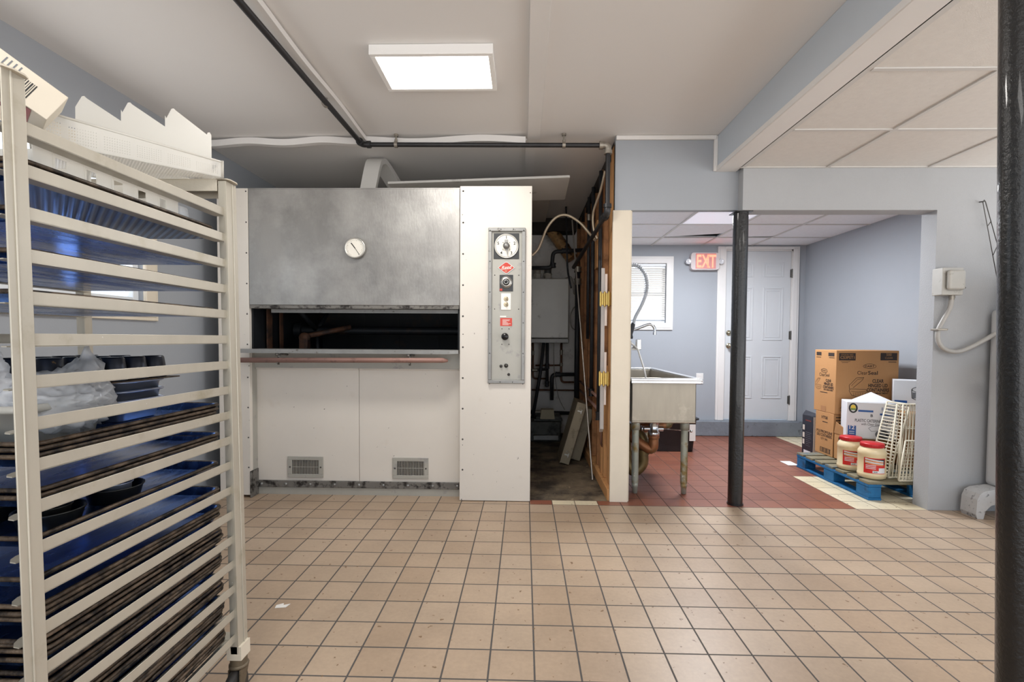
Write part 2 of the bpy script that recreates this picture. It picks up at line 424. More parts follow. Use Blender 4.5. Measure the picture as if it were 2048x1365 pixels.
# ------------------------------------------------------------------ window 1 in the left wall
def window(name, axis, c0, c1, z0, z1, face, out, cas, sash, mid_v=None, mid_h=()):
    """axis 'x': lies in a wall across x; c = along-wall range; face = room-side plane; out = +1/-1 towards outdoors"""
    def bx(b, a0, a1, d0, d1, zz0, zz1, m=0, bev=.004):
        d0, d1 = sorted((face + out * d0, face + out * d1))
        if axis == 'x': b.box(d0, d1, a0, a1, zz0, zz1, m, bev)
        else: b.box(a0, a1, d0, d1, zz0, zz1, m, bev)
    w = B(); t = cas
    for a0, a1, q0, q1 in ((c0 - t, c0 + .006, z0 - t, z1 + t), (c1 - .006, c1 + t, z0 - t, z1 + t), (c0, c1, z1 - .006, z1 + t), (c0, c1, z0 - t, z0 + .006)):
        bx(w, a0, a1, -.02, -.001, q0, q1)
        s = .022
        bx(w, a0 + s * (a0 < c0), a1 - s * (a1 > c1), -.026, -.018, q0 + s * (q0 < z0), q1 - s * (q1 > z1))
    ro = tag(w.build(name, sash[1]), kind='structure')
    def part(bm, nm, mt): o = bm.build(nm, mt); o.parent = ro; return o
    f = B(); s = .045
    for a0, a1, q0, q1 in ((c0, c0 + s, z0, z1), (c1 - s, c1, z0, z1), (c0 + s, c1 - s, z1 - s, z1), (c0 + s, c1 - s, z0, z0 + s)): bx(f, a0, a1, .03, .085, q0, q1)
    if mid_v: bx(f, mid_v - .03, mid_v + .03, .035, .08, z0 + s, z1 - s)
    for q in mid_h: bx(f, c0 + s, c1 - s, .035, .08, q - .02, q + .02)
    part(f, 'sash', sash[0])
    g = B(); bx(g, c0 + s, c1 - s, .056, .060, z0 + s, z1 - s, 0, 0); part(g, 'pane', m_glass)
    return ro, part
win1, p1 = window('window_1', 'x', wy0, wy1, wz0, wz1, WX, -1, .10, (m_vinyl, m_cream), mid_v=2.62)
win2, p2 = window('window_2', 'y', bx0, bx1, bz0, bz1, 6.2, 1, .082, (m_vinyl, m_white), mid_h=(1.765,))
b = B()
for i in range(24):
    z = 1.475 + i * .0265
    M = Matrix.Translation((0, 6.218, z)) @ Matrix.Rotation(math.radians(64), 4, 'X')
    b.box(bx0 + .012, bx1 - .012, -.0115, .0115, -.0008, .0008, 0, M=M)
b.box(bx0 + .01, bx1 - .01, 6.205, 6.23, 2.118, 2.148, 1); b.box(bx0 + .012, bx1 - .012, 6.208, 6.228, 1.445, 1.462, 1)
for x in (bx0 + .15, bx1 - .15): b.box(x - .001, x + .001, 6.2165, 6.2185, 1.46, 2.12, 1)
p2(b, 'blind', [m_blind, m_vinyl])
# ------------------------------------------------------------------ door 1
b = B()
for a0, a1, q0, q1 in ((2.40, dx0, .19, 2.36), (dx1, 3.405, .19, 2.36), (dx0, dx1, dz1, 2.36)):
    b.box(a0, a1, 6.178, 6.199, q0, q1, bev=.004); 
b.box(2.425, dx0 + .012, 6.17, 6.18, .19, 2.335, bev=.003); b.box(dx1 - .012, 3.38, 6.17, 6.18, .19, 2.335, bev=.003)
b.box(dx0, dx0 + .018, 6.2, 6.29, dz0, dz1); b.box(dx1 - .018, dx1, 6.2, 6.29, dz0, dz1); b.box(dx0, dx1, 6.2, 6.29, dz1 - .018, dz1)
door = tag(b.build('door_1', m_white), kind='structure')
b = B(); lx0, lx1, lz0, lz1 = dx0 + .020, dx1 - .020, dz0 + .012, dz1 - .020
b.box(lx0, lx1, 6.205, 6.248, lz0, lz1, bev=.003)
for px0, px1 in ((2.60, 2.855), (2.975, 3.225)):
    for pz0, pz1 in ((1.985, 2.165), (1.195, 1.855), (.465, 1.00)):
        for ins, d0, w in ((0, .006, .018), (.035, .004, .012)):
            a0, a1, c0, c1 = px0 + ins, px1 - ins, pz0 + ins, pz1 - ins
            b.box(a0, a0 + w, 6.205 - d0, 6.2055, c0, c1, bev=.0025); b.box(a1 - w, a1, 6.205 - d0, 6.2055, c0, c1, bev=.0025)
            b.box(a0 + w, a1 - w, 6.205 - d0, 6.2055, c0, c0 + w, bev=.0025); b.box(a0 + w, a1 - w, 6.205 - d0, 6.2055, c1 - w, c1, bev=.0025)
leaf = b.build('door_leaf', m_door); leaf.parent = door
for z, nm in ((1.285, 'deadbolt'), (1.125, 'door_knob')):
    b = B(); b.lathe([(.033, 0), (.034, .008), (.028, .012)] + ([(.014, .016), (.014, .035), (.026, .045), (.029, .060), (.020, .072), (0, .074)] if nm == 'door_knob' else [(.018, .02), (.016, .026), (0, .027)]), (2.56, 6.205, z), (0, -1, 0), 18)
    o = b.build(nm, m_nick); o.parent = leaf
for z in (2.03, 1.26, .45):
    b = B(); b.cyl((lx1 + .008, 6.196, z - .055), (lx1 + .008, 6.196, z + .055), .008, 10); b.box(lx1 - .012, lx1 + .02, 6.2, 6.2045, z - .05, z + .05)
    for q in (-.02, .02): b.cyl((lx1 + .008, 6.196, z + q - .001), (lx1 + .008, 6.196, z + q + .001), .0088, 10)
    o = b.build('hinge', m_hinge); o.parent = door
# ------------------------------------------------------------------ posts that carry the beam
def post(name, x, y, z1, label, dx=0):
    b = B(); b.cyl((x, y, 0), (x + dx, y, z1), .051, 28)
    b.box(x + dx - .060, x + dx + .060, y - .060, y + .060, z1, z1 + .006); b.cyl((x, y, 0), (x, y, .012), .056, 28)
    o = b.build(name, m_black, base=(x, y, 0)); return tag(o, label, 'post', 'black steel posts')
post('support_post', 1.545, 3.575, 2.105, 'glossy black round steel post in the opening to the sink room, under the header')
post('support_post', 1.523, 1.505, 2.395, 'glossy black round steel post closest to the camera, at the right edge', -.075)
# ------------------------------------------------------------------ the bakery oven
m_enam = mat('chipped_white_enamel', (216, 210, 201), .38, var=.025, vs=2, dirt=(84, 78, 72), ds=34, dt=(.695, .71), dirt2=(205, 196, 184), ds2=5, dt2=(.66, .85))
m_steel = mat('brushed_stainless', (150, 148, 145), .50, .85, var=.15, vs=3.2, st=(1.6, 1, .55), rv=.08, dirt=(182, 180, 176), ds=2.4, dt=(.44, .74), bump=.10, bs=42)
m_steel_d = mat('worn_steel_trim', (150, 150, 148), .5, .6, var=.12, vs=7, dirt=(90, 82, 74), ds=25, dt=(.6, .7))
m_grime = mat('grimy_grey_steel', (120, 117, 112), .6, .3, var=.15, vs=8, dirt=(42, 38, 35), ds=16, dt=(.48, .6))
m_greyp = mat('grey_panel_paint', (170, 168, 160), .42, .15, var=.05, vs=6, dirt=(130, 126, 130), ds=7, dt=(.6, .75))
m_soot_shade = mat('shaded_sooty_oven_lining', (24, 27, 31), .55, .3, var=.3, vs=5, dirt=(52, 38, 28), ds=4, dt=(.56, .7))  # soot tone, with the chamber's shade painted in as near-black
m_rust = mat('rusty_oven_steel', (84, 54, 36), .7, .1, var=.3, vs=9, st=(4, 4, .6), dirt=(30, 24, 22), ds=7, dt=(.42, .62))
m_copper = mat('tarnished_copper', (150, 116, 106), .55, .25, var=.12, vs=8, st=(.4, 3, 3), dirt=(110, 84, 78), ds=12, dt=(.55, .7))
m_screw = mat('dark_screw_head', (84, 82, 80), .4, .7)
m_dial = mat('white_dial_face', (226, 222, 212), .35, var=.02)
m_ink = mat('black_ink', (28, 28, 30), .5)
m_blk = mat('black_bakelite', (22, 21, 22), .25, var=.1)
m_redm = mat('red_enamel_badge', (198, 62, 44), .35, var=.05)
m_wplate = mat('white_switch_plate', (238, 234, 226), .3, var=.01)
m_dkgrey = mat('dark_grey_dial_plate', (48, 50, 52), .4)
m_alu = mat('cast_aluminium', (190, 188, 182), .35, .85, var=.06)
OF = 3.57
ov = thing('bakery_oven', 'large white enamel bakery oven with a stainless steel front and an open loading slot', 'oven', (-1.0, 3.9, 0))
def rivets(b, ps, y, r=.006, m=1):
    for x, z in ps: b.lathe([(r, 0), (r * .8, .002), (0, .0035)], (x, y, z), (0, -1, 0), 8, m)
# cabinet shell
b = B()
b.box(-2.26, -2.035, 3.60, 4.95, .02, 2.278); b.box(-.475, .046, 3.60, 4.95, .02, 2.285)
b.box(-2.035, -.475, 3.70, 4.95, .0, .86); b.box(-2.035, -.475, 3.615, 4.95, 1.72, 2.275); b.box(-2.035, -.475, 4.88, 4.95, .86, 1.72)
b.build('cabinet', m_enam, ov)
# dark lining of the baking chamber
b = B()
b.box(-2.0345, -2.020, 3.70, 4.87, .862, 1.718); b.box(-.490, -.4755, 3.70, 4.87, .862, 1.718); b.box(-2.0345, -2.020, 3.602, 3.70, 1.09, 1.718); b.box(-.490, -.4755, 3.602, 3.70, 1.09, 1.718); b.box(-2.02, -.49, 4.855, 4.879, .862, 1.718); b.box(-2.02, -.49, 3.72, 4.86, 1.70, 1.718); b.box(-2.02, -.49, 3.72, 4.86, .862, .872)
for x in (-1.6, -1.25, -.85): b.box(x - .003, x + .003, 4.85, 4.856, .88, 1.69)
b.box(-2.0, -1.99, 3.75, 3.82, .9, 1.55, 1); b.box(-2.0, -1.992, 3.95, 4.0, .9, 1.5, 1)
b.build('chamber_lining', [m_soot_shade, m_rust], ov)
# turning reel with its hub, arms and cross bar
b = B(); b.cyl((-2.0, 4.25, 1.26), (-.52, 4.25, 1.26), .035, 16); b.cyl((-2.0, 4.25, 1.26), (-1.94, 4.25, 1.26), .07, 20, 0)
reel = b.build('reel', [m_soot_shade, m_rust], ov)
for k in range(3):
    a = math.radians(35 + 120 * k); b = B(); d = V((0, math.cos(a), math.sin(a)))
    c = V((-1.82, 4.25, 1.26)); b.tube([c, c + d * .42], .02, 8); o = b.build('reel_arm', m_soot_shade, reel)
b = B(); b.prism([(3.98, .87), (4.06, .87), (4.05, 1.19), (4.0, 1.21)], 'x', -1.86, -1.79); b.sphere((-1.825, 4.02, 1.20), .045, 0, 10, (1.1, .6, .9)); b.tube([(-1.85, 4.02, 1.2), (-1.5, 4.2, 1.29)], .022, 8)
b.build('tray_hanger', m_rust, ov)
# left front strip
b = B(); b.box(-2.262, -2.031, OF - .006, OF + .03, .02, 2.288, bev=.002)
rivets(b, [(-2.045, 2.265 - .224 * i) for i in range(6)], OF - .006); rivets(b, [(-2.045, .9 - .224 * i) for i in range(4)], OF - .006)
b.build('front_strip', [m_enam, m_screw], ov)
# stainless hood door
b = B(); b.box(-2.029, -.474, OF - .004, OF + .03, 1.437, 2.283, bev=.003); b.box(-2.029, -.474, OF + .002, OF + .022, 2.283, 2.2905)
hood = b.build('hood_door', m_steel, ov)
b = B(); b.lathe([(.030, 0), (.030, .012), (.072, .014), (.076, .018), (.076, .034), (.070, .038), (.066, .033)], (-1.232, OF - .004, 1.849), (0, -1, 0), 36, cap1=False)
g = b.build('thermometer', m_alu, hood)
b = B(); oy = OF - .036
b.disc((-1.232, oy, 1.849), (1, 0, 0), (0, 0, 1), .067, .067, 0, 36)
for i in range(28):
    a = math.radians(-60 + 300 * i / 27); L = .010 if i % 4 == 0 else .005
    b.line((-1.232, oy - .0006, 1.849), (1, 0, 0), (0, 0, 1), [(math.cos(a) * .060, math.sin(a) * .060), (math.cos(a) * (.060 - L), math.sin(a) * (.060 - L))], .0018, 1)
b.line((-1.232, oy - .002, 1.849), (1, 0, 0), (0, 0, 1), [(-.026, .036), (.004, -.004)], .0062, 1); b.line((-1.232, oy - .002, 1.849), (1, 0, 0), (0, 0, 1), [(.004, -.004), (.034, -.048)], .003, 1)
b.build('dial_face', [m_dial, m_ink], g)
b = B(); b.box(-2.028, -.476, OF - .001, OF + .10, 1.412, 1.4365); b.box(-1.92, -.476, OF + .10, OF + .12, 1.385, 1.4365, 1); b.build('slot_lintel', [m_grime, m_steel_d], ov)
# loading shelf
b = B(); b.prism([(-2.052, OF + .16), (-2.052, OF - .085), (-.53, OF - .085), (-.478, OF - .045), (-.478, OF + .16)], 'z', 1.086, 1.112); b.box(-2.05, -.53, OF - .087, OF - .081, 1.084, 1.1135)
b.build('loading_shelf', m_steel_d, ov)
b = B(); b.box(-2.03, -.48, OF + .06, OF + .075, .97, 1.086); b.build('shelf_apron', m_greyp, ov)
b = B(); b.tube([(-2.075, OF - .075, 1.031), (-.585, OF - .075, 1.040), (-.555, OF - .055, 1.036)], .0185, 14, rf=lambda t: 1 if t < .97 else .6)
bar = b.build('handle_bar', m_copper, ov)
for x in (-1.778, -.822):
    b = B(); b.tube([(x, OF + .06, 1.07), (x, OF - .03, 1.078), (x, OF - .075, 1.06), (x, OF - .075, 1.0)], .0075, 8); b.lathe([(.012, 0), (.012, .012), (0, .016)], (x - .012, OF - .07, 1.074), (0, -1, 0), 10); b.sphere((x, OF - .096, 1.014), .006, 0, 8)
    b.build('bracket', m_grime, bar)
# recessed lower front
for x0, x1 in ((-2.034, -1.2495), (-1.2465, -.476)):
    b = B(); b.box(x0, x1, OF + .092, OF + .13, .104, .99, bev=.0015); b.box(x0, x1, OF + .080, OF + .095, .955, .972, bev=.006)
    b.build('lower_panel', m_enam, ov)
b = B(); b.box(-2.0345, -2.030, OF + .03, OF + .128, .02, 1.08, 0); b.box(-2.034, -2.022, OF - .012, OF + .09, .0, .20, 1, .003)
rivets(b, [(-2.028, .15), (-2.028, .10)], OF - .012, m=1)
b.build('side_jamb', [m_greyp, m_grime], ov)
for cx in (-1.660, -.856):
    b = B(); w, h, zc, y = .136, .080, .211, OF + .092
    for x0, x1, z0, z1 in ((cx - w, cx + w, zc + h - .026, zc + h), (cx - w, cx + w, zc - h, zc - h + .026), (cx - w, cx - w + .034, zc - h + .026, zc + h - .026), (cx + w - .034, cx + w, zc - h + .026, zc + h - .026)): b.box(x0, x1, y - .010, y, z0, z1, bev=.002)
    rivets(b, [(cx - w + .018, zc), (cx + w - .018, zc)], y - .010, .007, 2)
    for i in range(17):
        x = cx - w + .042 + i * .0118; b.box(x - .0022, x + .0022, y - .004, y - .001, zc - h + .026, zc + h - .026, 0)
    b.box(cx - w + .034, cx + w - .034, y - .0015, y - .0005, zc - .0016, zc + .0016, 0)
    b.box(cx - w + .03, cx + w - .03, y - .0007, y - .0001, zc - h + .024, zc + h - .024, 1)
    b.build('vent_grille', [m_greyp, m_blk, m_screw, m_cream], ov)
b = B(); b.box(-2.03, -.476, OF + .078, OF + .10, .056, .107, bev=.003)
for i in range(9): b.lathe([(.011, 0), (.011, .004), (.006, .008), (0, .009)], (-1.995 + i * .187, OF + .078, .081), (0, -1, 0), 10, 1)
b.build('kick_strip', [m_grime, m_steel_d], ov)
b = B(); b.box(-2.03, -.476, OF + .088, OF + .13, .0, .056); b.build('plinth', m_greyp, ov)
# right hand column
b = B(); b.box(-.471, .049, OF - .012, OF + .03, .004, 2.299, bev=.003)
rivets(b, [(-.448, 2.262 - .2255 * i) for i in range(10)], OF - .012, .007); rivets(b, [(.036, 2.25), (-.455, .012)], OF - .012, .004)
b.build('side_column', [m_enam, m_screw], ov)
# control panel
y = OF - .012; px0, px1, pz0, pz1 = -.264, .004, .872, 1.996
b = B(); b.box(px0 + .02, px1 - .02, y - .0035, y - .0005, pz0 + .02, pz1 - .02, 0)
for x0, x1, z0, z1 in ((px0, px1, pz1 - .026, pz1), (px0, px1, pz0, pz0 + .026), (px0, px0 + .026, pz0 + .026, pz1 - .026), (px1 - .026, px1, pz0 + .026, pz1 - .026)): b.box(x0, x1, y - .022, y, z0, z1, 1, .004)
rivets(b, [(px0 + .013, pz1 - .02 - .221 * i) for i in range(6)] + [(px1 - .013, pz1 - .02 - .221 * i) for i in range(6)] + [(px0 + .09, pz1 - .012), (px0 + .18, pz1 - .012), (px0 + .09, pz0 + .012), (px0 + .18, pz0 + .012)], y - .022, .0042, 2)
rivets(b, [(-.217, 1.658), (-.043, 1.658), (-.217, 1.413), (-.043, 1.413), (-.163, 1.27), (-.112, 1.27), (-.163, 1.157), (-.112, 1.157)], y - .0035, .004, 2)
cp = b.build('control_panel', [m_greyp, m_steel_d, m_screw], ov)
R, U = (1, 0, 0), (0, 0, 1); y -= .0035
b = B(); cx, cz = -.134, 1.866
b.box(cx - .092, cx + .092, y - .005, y, cz - .092, cz + .092, 0, .004); b.lathe([(.088, 0), (.088, .007), (.083, .009), (.082, .0065)], (cx, y - .005, cz), (0, -1, 0), 40, 1, cap1=False); b.disc((cx, y - .0118, cz), R, U, .0825, .0825, 2, 40)
b.oval((cx, y - .0124, cz), R, U, .079, .079, .0022, 3, 40)
b.box(cx - .030, cx + .030, y - .016, y - .0118, cz - .030, cz + .030, 2, .002); b.lathe([(.024, 0), (.024, .012), (.017, .016), (.017, .026), (0, .027)], (cx, y - .016, cz), (0, -1, 0), 20, 4)
for d, a in ((1, 90), (2, 18), (3, -54), (4, -126), (5, 162)): b.text(str(d), (cx + .062 * math.cos(math.radians(a)), y - .0126, cz + .062 * math.sin(math.radians(a)) - .010), R, U, .021, 3, bold=.02)
b.prism([(cx - .004, cz - .02), (cx + .012, cz - .02), (cx + .009, cz - .074)], 'y', y - .024, y - .021, 4); b.box(cx - .012, cx + .012, y - .02, y - .017, cz + .02, cz + .044, 4)
rivets(b, [(cx + i * .024, cz + j * .024) for i in (-1, 1) for j in (-1, 1)], y - .016, .003, 3)
b.build('timer_dial', [m_dkgrey, m_alu, m_dial, m_ink, m_steel_d], cp)
b = B(); cz = 1.711; hw, hh = .063, .043
dm = [(cx - hw, cz), (cx - .008, cz - hh), (cx + .008, cz - hh), (cx + hw, cz), (cx + .008, cz + hh), (cx - .008, cz + hh)]
b.prism(dm, 'y', y - .004, y, 0); b.prism([((x - cx) * .88 + cx, (z - cz) * .86 + cz) for x, z in dm], 'y', y - .0052, y - .0041, 1)
b.text('Reed', (cx, y - .0058, cz - .008), (1, 0, .10), (.28, 0, 1), .024, 2, bold=.012); b.line((cx, y - .0058, cz), R, U, [(-.034, -.013), (.036, -.006)], .0025, 2); b.text('CO', (cx, y - .0058, cz - .030), R, U, .010, 3, bold=.02)
b.build('maker_badge', [m_alu, m_redm, m_dial, m_credge], cp)
b = B(); cz = 1.601; b.box(-.182, -.084, y - .004, y, 1.541, 1.660, 0, .003); b.lathe([(.044, 0), (.044, .004), (.022, .005)], (cx, y - .004, cz + .006), (0, -1, 0), 28, 1, cap1=False); b.lathe([(.024, 0), (.024, .012), (.019, .022), (0, .023)], (cx, y - .0085, cz + .006), (0, -1, 0), 20, 2)
b.oval((cx, y - .032, cz + .006), R, U, .016, .016, .003, 1, 20)
for i in range(30):
    a = 2 * PI * i / 30
    if i % 10 != 7: b.line((cx, y - .0088, cz + .006), R, U, [(.041 * math.cos(a), .041 * math.sin(a)), (.033 * math.cos(a), .033 * math.sin(a))], .0018, 3)
b.box(-.180, -.162, y - .005, y - .0041, 1.545, 1.560, 4)
b.build('thermostat_dial', [m_dkgrey, m_alu, m_blk, m_ink, m_redm], cp)
b = B(); b.box(-.171, -.099, y - .006, y, 1.406, 1.526, 0, .003)
for z in (1.486, 1.446):
    b.lathe([(.017, 0), (.017, .003), (.010, .005)], (cx, y - .006, z), (0, -1, 0), 18, 1); b.tube([(cx, y - .01, z), (cx + .001, y - .026, z - .004)], .0045, 8, 2)
b.build('switch_plate', [m_wplate, m_credge, m_nick], cp)
b = B(); b.box(-.176, -.090, y - .0015, y, 1.290, 1.348, 0); b.box(-.178, -.133, y - .0012, y, 1.355, 1.364, 1)
for i in range(6): b.box(-.160, -.160 + (.055, .05, .03, .04, .06, .045)[i], y - .0022, y - .0016, 1.334 - .0072 * i, 1.3365 - .0072 * i, 1)
b.build('warning_label', [m_redm, m_wplate], cp)
b = B(); b.lathe([(.018, 0), (.018, .01), (.025, .016), (.026, .03), (.018, .038), (0, .041)], (cx - .006, y, 1.213), (0, -1, 0), 20); b.build('control_knob', m_blk, cp)
for x, z, r in ((-.168, .998, .011), (-.131, 1.002, .015), (-.112, .938, .010)):
    b = B(); b.lathe([(r, 0), (r, .006), (r * .6, .010), (r * .55, .016), (0, .017)], (x, y, z), (0, -1, 0), 14); b.build('indicator', m_screw, cp)
# ------------------------------------------------------------------ things on and above the oven
m_duct = mat('white_duct_paint', (196, 194, 190), .5, var=.04)
du = B(); pr = None
path = smooth_path([V((-1.275, 3.93, 2.292)), V((-1.25, 3.93, 2.42)), V((-1.22, 3.93, 2.56)), V((-1.205, 3.96, 2.62)), V((-1.185, 4.04, 2.625)), V((-1.13, 4.25, 2.52)), V((-1.05, 4.55, 2.34)), V((-1.03, 4.62, 2.293))], 6)
for i, p in enumerate(path):
    d = (path[min(i + 1, len(path) - 1)] - path[max(i - 1, 0)]).normalized(); nn = V((0, -d.z, d.y)).normalized()
    w = V((.062, 0, 0)); r = du.pts([p - w - nn * .022, p + w - nn * .022, p + w + nn * .022, p - w + nn * .022])
    if pr: du.bridge(pr, r, 0, False)
    else: du.face(r)
    pr = r
du.face(pr)
tag(du.build('vent_duct', m_duct, base=(-1.2, 4.1, 2.29)), 'white bent duct strip arching up from the top of the oven', 'duct')
m_boardw = mat('grey_white_panel_board', (176, 174, 170), .6, var=.05, dirt=(110, 106, 100), ds=8, dt=(.62, .75))
b = B(); M = Matrix.Translation((-.36, 4.02, 2.40)) @ Matrix.Rotation(math.radians(-1.9), 4, 'Y') @ Matrix.Rotation(math.radians(-4), 4, 'X')
b.box(-.70, .70, -.24, .24, -.009, .009, M=M, bev=.002)
tag(b.build('panel_board', m_boardw, base=(-.36, 4.0, 2.29)), 'long grey-white board lying askew on top of the oven, its edge overhanging the closet', 'board')
b = B(); M = Matrix.Translation((-.12, 4.72, 2.455)) @ Matrix.Rotation(math.radians(-1.2), 4, 'Y') @ Matrix.Rotation(math.radians(1.0), 4, 'X')
b.box(-.5, .34, -.42, .62, -.01, .01, M=M, bev=.002); b.box(-.34, -.30, -.3, .3, -.16, -.01, M=M); b.box(.02, .06, -.3, .2, -.165, -.01, M=M)
tag(b.build('panel_board', m_boardw, base=(-.12, 4.7, 2.29)), 'dark grey sheet behind the oven top, jutting out over the closet', 'board')
# ------------------------------------------------------------------ ceiling light
m_frame = mat('light_frame_white', (238, 237, 235), .4, var=.01)
m_lamp = emit('lit_diffuser', (255, 250, 242), 10)
lt = thing('ceiling_light', 'lit white rectangular panel light on the ceiling above the floor', 'ceiling light', (-.47, 2.635, 2.659))
b = B(); x0, x1, y0, y1 = -.785, -.165, 2.46, 2.83
for a in ((x0, x1, y0, y0 + .026), (x0, x1, y1 - .026, y1), (x0, x0 + .026, y0 + .026, y1 - .026), (x1 - .026, x1, y0 + .026, y1 - .026)): b.box(a[0], a[1], a[2], a[3], 2.609, 2.659, bev=.003)
b.box(x0 + .02, x1 - .02, y0 + .02, y1 - .02, 2.64, 2.6585); b.build('frame', m_frame, lt)
b = B(); b.box(x0 + .027, x1 - .027, y0 + .027, y1 - .027, 2.613, 2.63); b.build('diffuser', m_lamp, lt)
# ------------------------------------------------------------------ gas pipe along the ceiling
m_pipe = mat('black_iron_pipe', (44, 44, 46), .4, .3, var=.15, vs=12)
m_galv = mat('galvanised_fitting', (158, 152, 142), .45, .7, var=.12, vs=20)
gp = thing('gas_pipe', 'black iron gas pipe hung under the ceiling and turning down beside the blue header wall', 'pipe', (-.3, 3.58, 2.59))
pz, py, pxl = 2.588, 3.535, -1.175
b = B(); b.tube(bend([(-1.24, -2.0, 2.605), (pxl, py, pz), (.585, py, pz - .012), (.585, py, 2.10), (.43, 4.35, 1.83)], .045), .0165, 12); b.build('pipe_run', m_pipe, gp)
def elbow(b, p, d1, d2, r=.024):
    p, d1, d2 = V(p), V(d1).normalized(), V(d2).normalized(); b.tube(bend([p + d1 * .055, p, p + d2 * .055], .04), r, 12)
    for d in (d1, d2): b.cyl(p + d * .036, p + d * .062, r * 1.22, 12)
b = B(); elbow(b, (.585, py, pz - .012), (-1, 0, 0), (0, 0, -1)); b.build('elbow', m_galv, gp)
b = B(); elbow(b, (.585, py, 2.10), (0, 0, 1), (-.155, .815, -.27)); b.build('elbow', m_pipe, gp)
b = B(); elbow(b, (pxl, py, pz), (0, -1, 0), (1, 0, 0), .021); b.build('elbow', m_pipe, gp)
for (x, y, z) in ((-1.222, 1.98, 2.598), (-1.192, 2.93, 2.593), (-.93, py, pz - .002), (.272, py, pz - .01)):
    b = B(); al = y > 3.4
    u = V((1, 0, 0)) if al else V((0, 1, 0))
    b.cyl(V((x, y, z)) - u * .011, V((x, y, z)) + u * .011, .022, 14); b.cyl((x, y, z + .02), (x, y, 2.658), .006, 8); b.cyl((x, y, 2.645), (x, y, 2.659), .016, 10); b.cyl((x, y, z + .018), (x, y, z + .036), .011, 8)
    b.build('pipe_hanger', m_galv, gp)
# ------------------------------------------------------------------ mechanical closet
m_heat = mat('grey_heater_case', (205, 204, 199), .4, .15, var=.05, vs=4, dirt=(120, 112, 104), ds=6, dt=(.6, .75))
m_pvcw = mat('white_vent_pipe', (205, 202, 194), .4, var=.03)
m_pvcg = mat('grey_vent_elbow', (92, 94, 96), .45, var=.05)
m_copd = mat('aged_copper_pipe', (112, 78, 60), .45, .4, var=.2, vs=14)
m_dpipe = mat('dark_grimy_pipe', (52, 54, 58), .5, .2, var=.25, vs=10)
m_foil = mat('brown_foil_wrap', (196, 156, 106), .4, .2, var=.35, vs=14, bump=.6, bs=30, dirt=(70, 46, 32), ds=7, dt=(.5, .62))
m_wire = mat('grey_wire', (150, 148, 142), .5)
m_flex = mat('steel_flex_conduit', (186, 172, 150), .4, .4, var=.1)
m_brass = mat('polished_brass', (206, 178, 104), .28, .85, var=.06)
m_motor = mat('dark_equipment_case', (84, 86, 82), .6, .1, var=.2, vs=6, dirt=(30, 30, 28), ds=6, dt=(.5, .65))
m_beige = mat('beige_control_box', (176, 166, 138), .5, var=.04)
m_panel = mat('dull_galvanised_sheet', (142, 132, 112), .5, .5, var=.12, vs=5, dirt=(96, 84, 66), ds=8, dt=(.55, .7))
wh = thing('water_heater', 'grey wall mounted tankless water heater with two vent stubs, in the closet', 'water heater', (.30, 6.08, 1.15))
b = B(); b.box(.06, .54, 5.98, 6.19, 1.205, 1.935, bev=.012); b.build('case', m_heat, wh)
b = B(); b.box(.06, .54, 5.985, 6.19, 1.148, 1.20, bev=.004); b.build('bottom_rail', m_steel_d, wh)
for x, mt in ((.155, m_pvcw), (.285, m_pvcg)):
    b = B(); b.cyl((x, 6.08, 1.935), (x, 6.08, 2.0), .046, 18, 0); b.lathe([(.052, 0), (.052, .02)], (x, 6.08, 1.985), n=18, m=0)
    b.tube(bend([(x, 6.08, 1.99), (x, 6.08, 2.06), (x + .01, 6.19, 2.075)], .07), .042, 16, 1); b.build('vent_elbow', [m_pvcw, mt], wh)
b = B(); b.tube([(.50, 6.0, 1.93), (.56, 6.02, 1.96), (.60, 6.03, 1.86), (.61, 6.04, 1.74)], .006, 8, sub=6); b.tube([(.48, 6.0, 1.93), (.55, 6.01, 1.95), (.585, 6.02, 1.85), (.60, 6.03, 1.75)], .005, 8, sub=6); b.build('power_lead', m_wire, wh)
def pipe(name, pts, r, mt, label, cat='pipe', rb=.05, fits=(), group=None, fm=None):
    p0 = V(pts[0]); t = thing(name, label, cat, tuple(p0), group)
    b = B(); b.tube(bend(pts, rb), r, 12); b.build('pipe_run', mt, t)
    for q, d, L in fits:
        b = B(); d = V(d).normalized(); q = V(q); b.cyl(q - d * L / 2, q + d * L / 2, r * 1.3, 14); b.cyl(q - d * L / 2, q - d * L / 2 + d * .012, r * 1.5, 14); b.cyl(q + d * L / 2 - d * .012, q + d * L / 2, r * 1.5, 14); b.build('coupling', fm or m_galv, t)
    return t
pipe('copper_pipe', [(.11, 6.10, 1.148), (.11, 6.10, .70), (.30, 6.12, .70)], .011, m_copd, 'thin dark copper pipe dropping from the left underside of the heater', fits=[((.11, 6.10, 1.02), (0, 0, 1), .05)])
pipe('copper_pipe', [(.46, 6.08, 1.148), (.46, 6.08, .66), (.62, 6.09, .66)], .013, m_copd, 'copper pipe dropping from the right underside of the heater and turning right', fits=[((.46, 6.08, 1.03), (0, 0, 1), .06), ((.46, 6.08, .88), (0, 0, 1), .04)])
pipe('water_pipe', [(.285, 6.05, 1.148), (.285, 6.05, .60)], .019, m_dpipe, 'dark upright pipe under the middle of the heater', fits=[((.285, 6.05, .86), (0, 0, 1), .06), ((.285, 6.05, .64), (0, 0, 1), .06)], fm=m_dpipe)
pipe('water_pipe', [(.345, 6.06, .44), (.345, 6.06, .755), (.63, 6.06, .76)], .024, m_dpipe, 'dark elbowed pipe low on the closet back wall, running to the right', fits=[((.42, 6.06, .757), (1, 0, 0), .06)], fm=m_dpipe)
pipe('copper_pipe', [(.14, 6.13, .865), (.46, 6.13, .868)], .010, m_copd, 'short level copper pipe crossing under the heater, upper one')
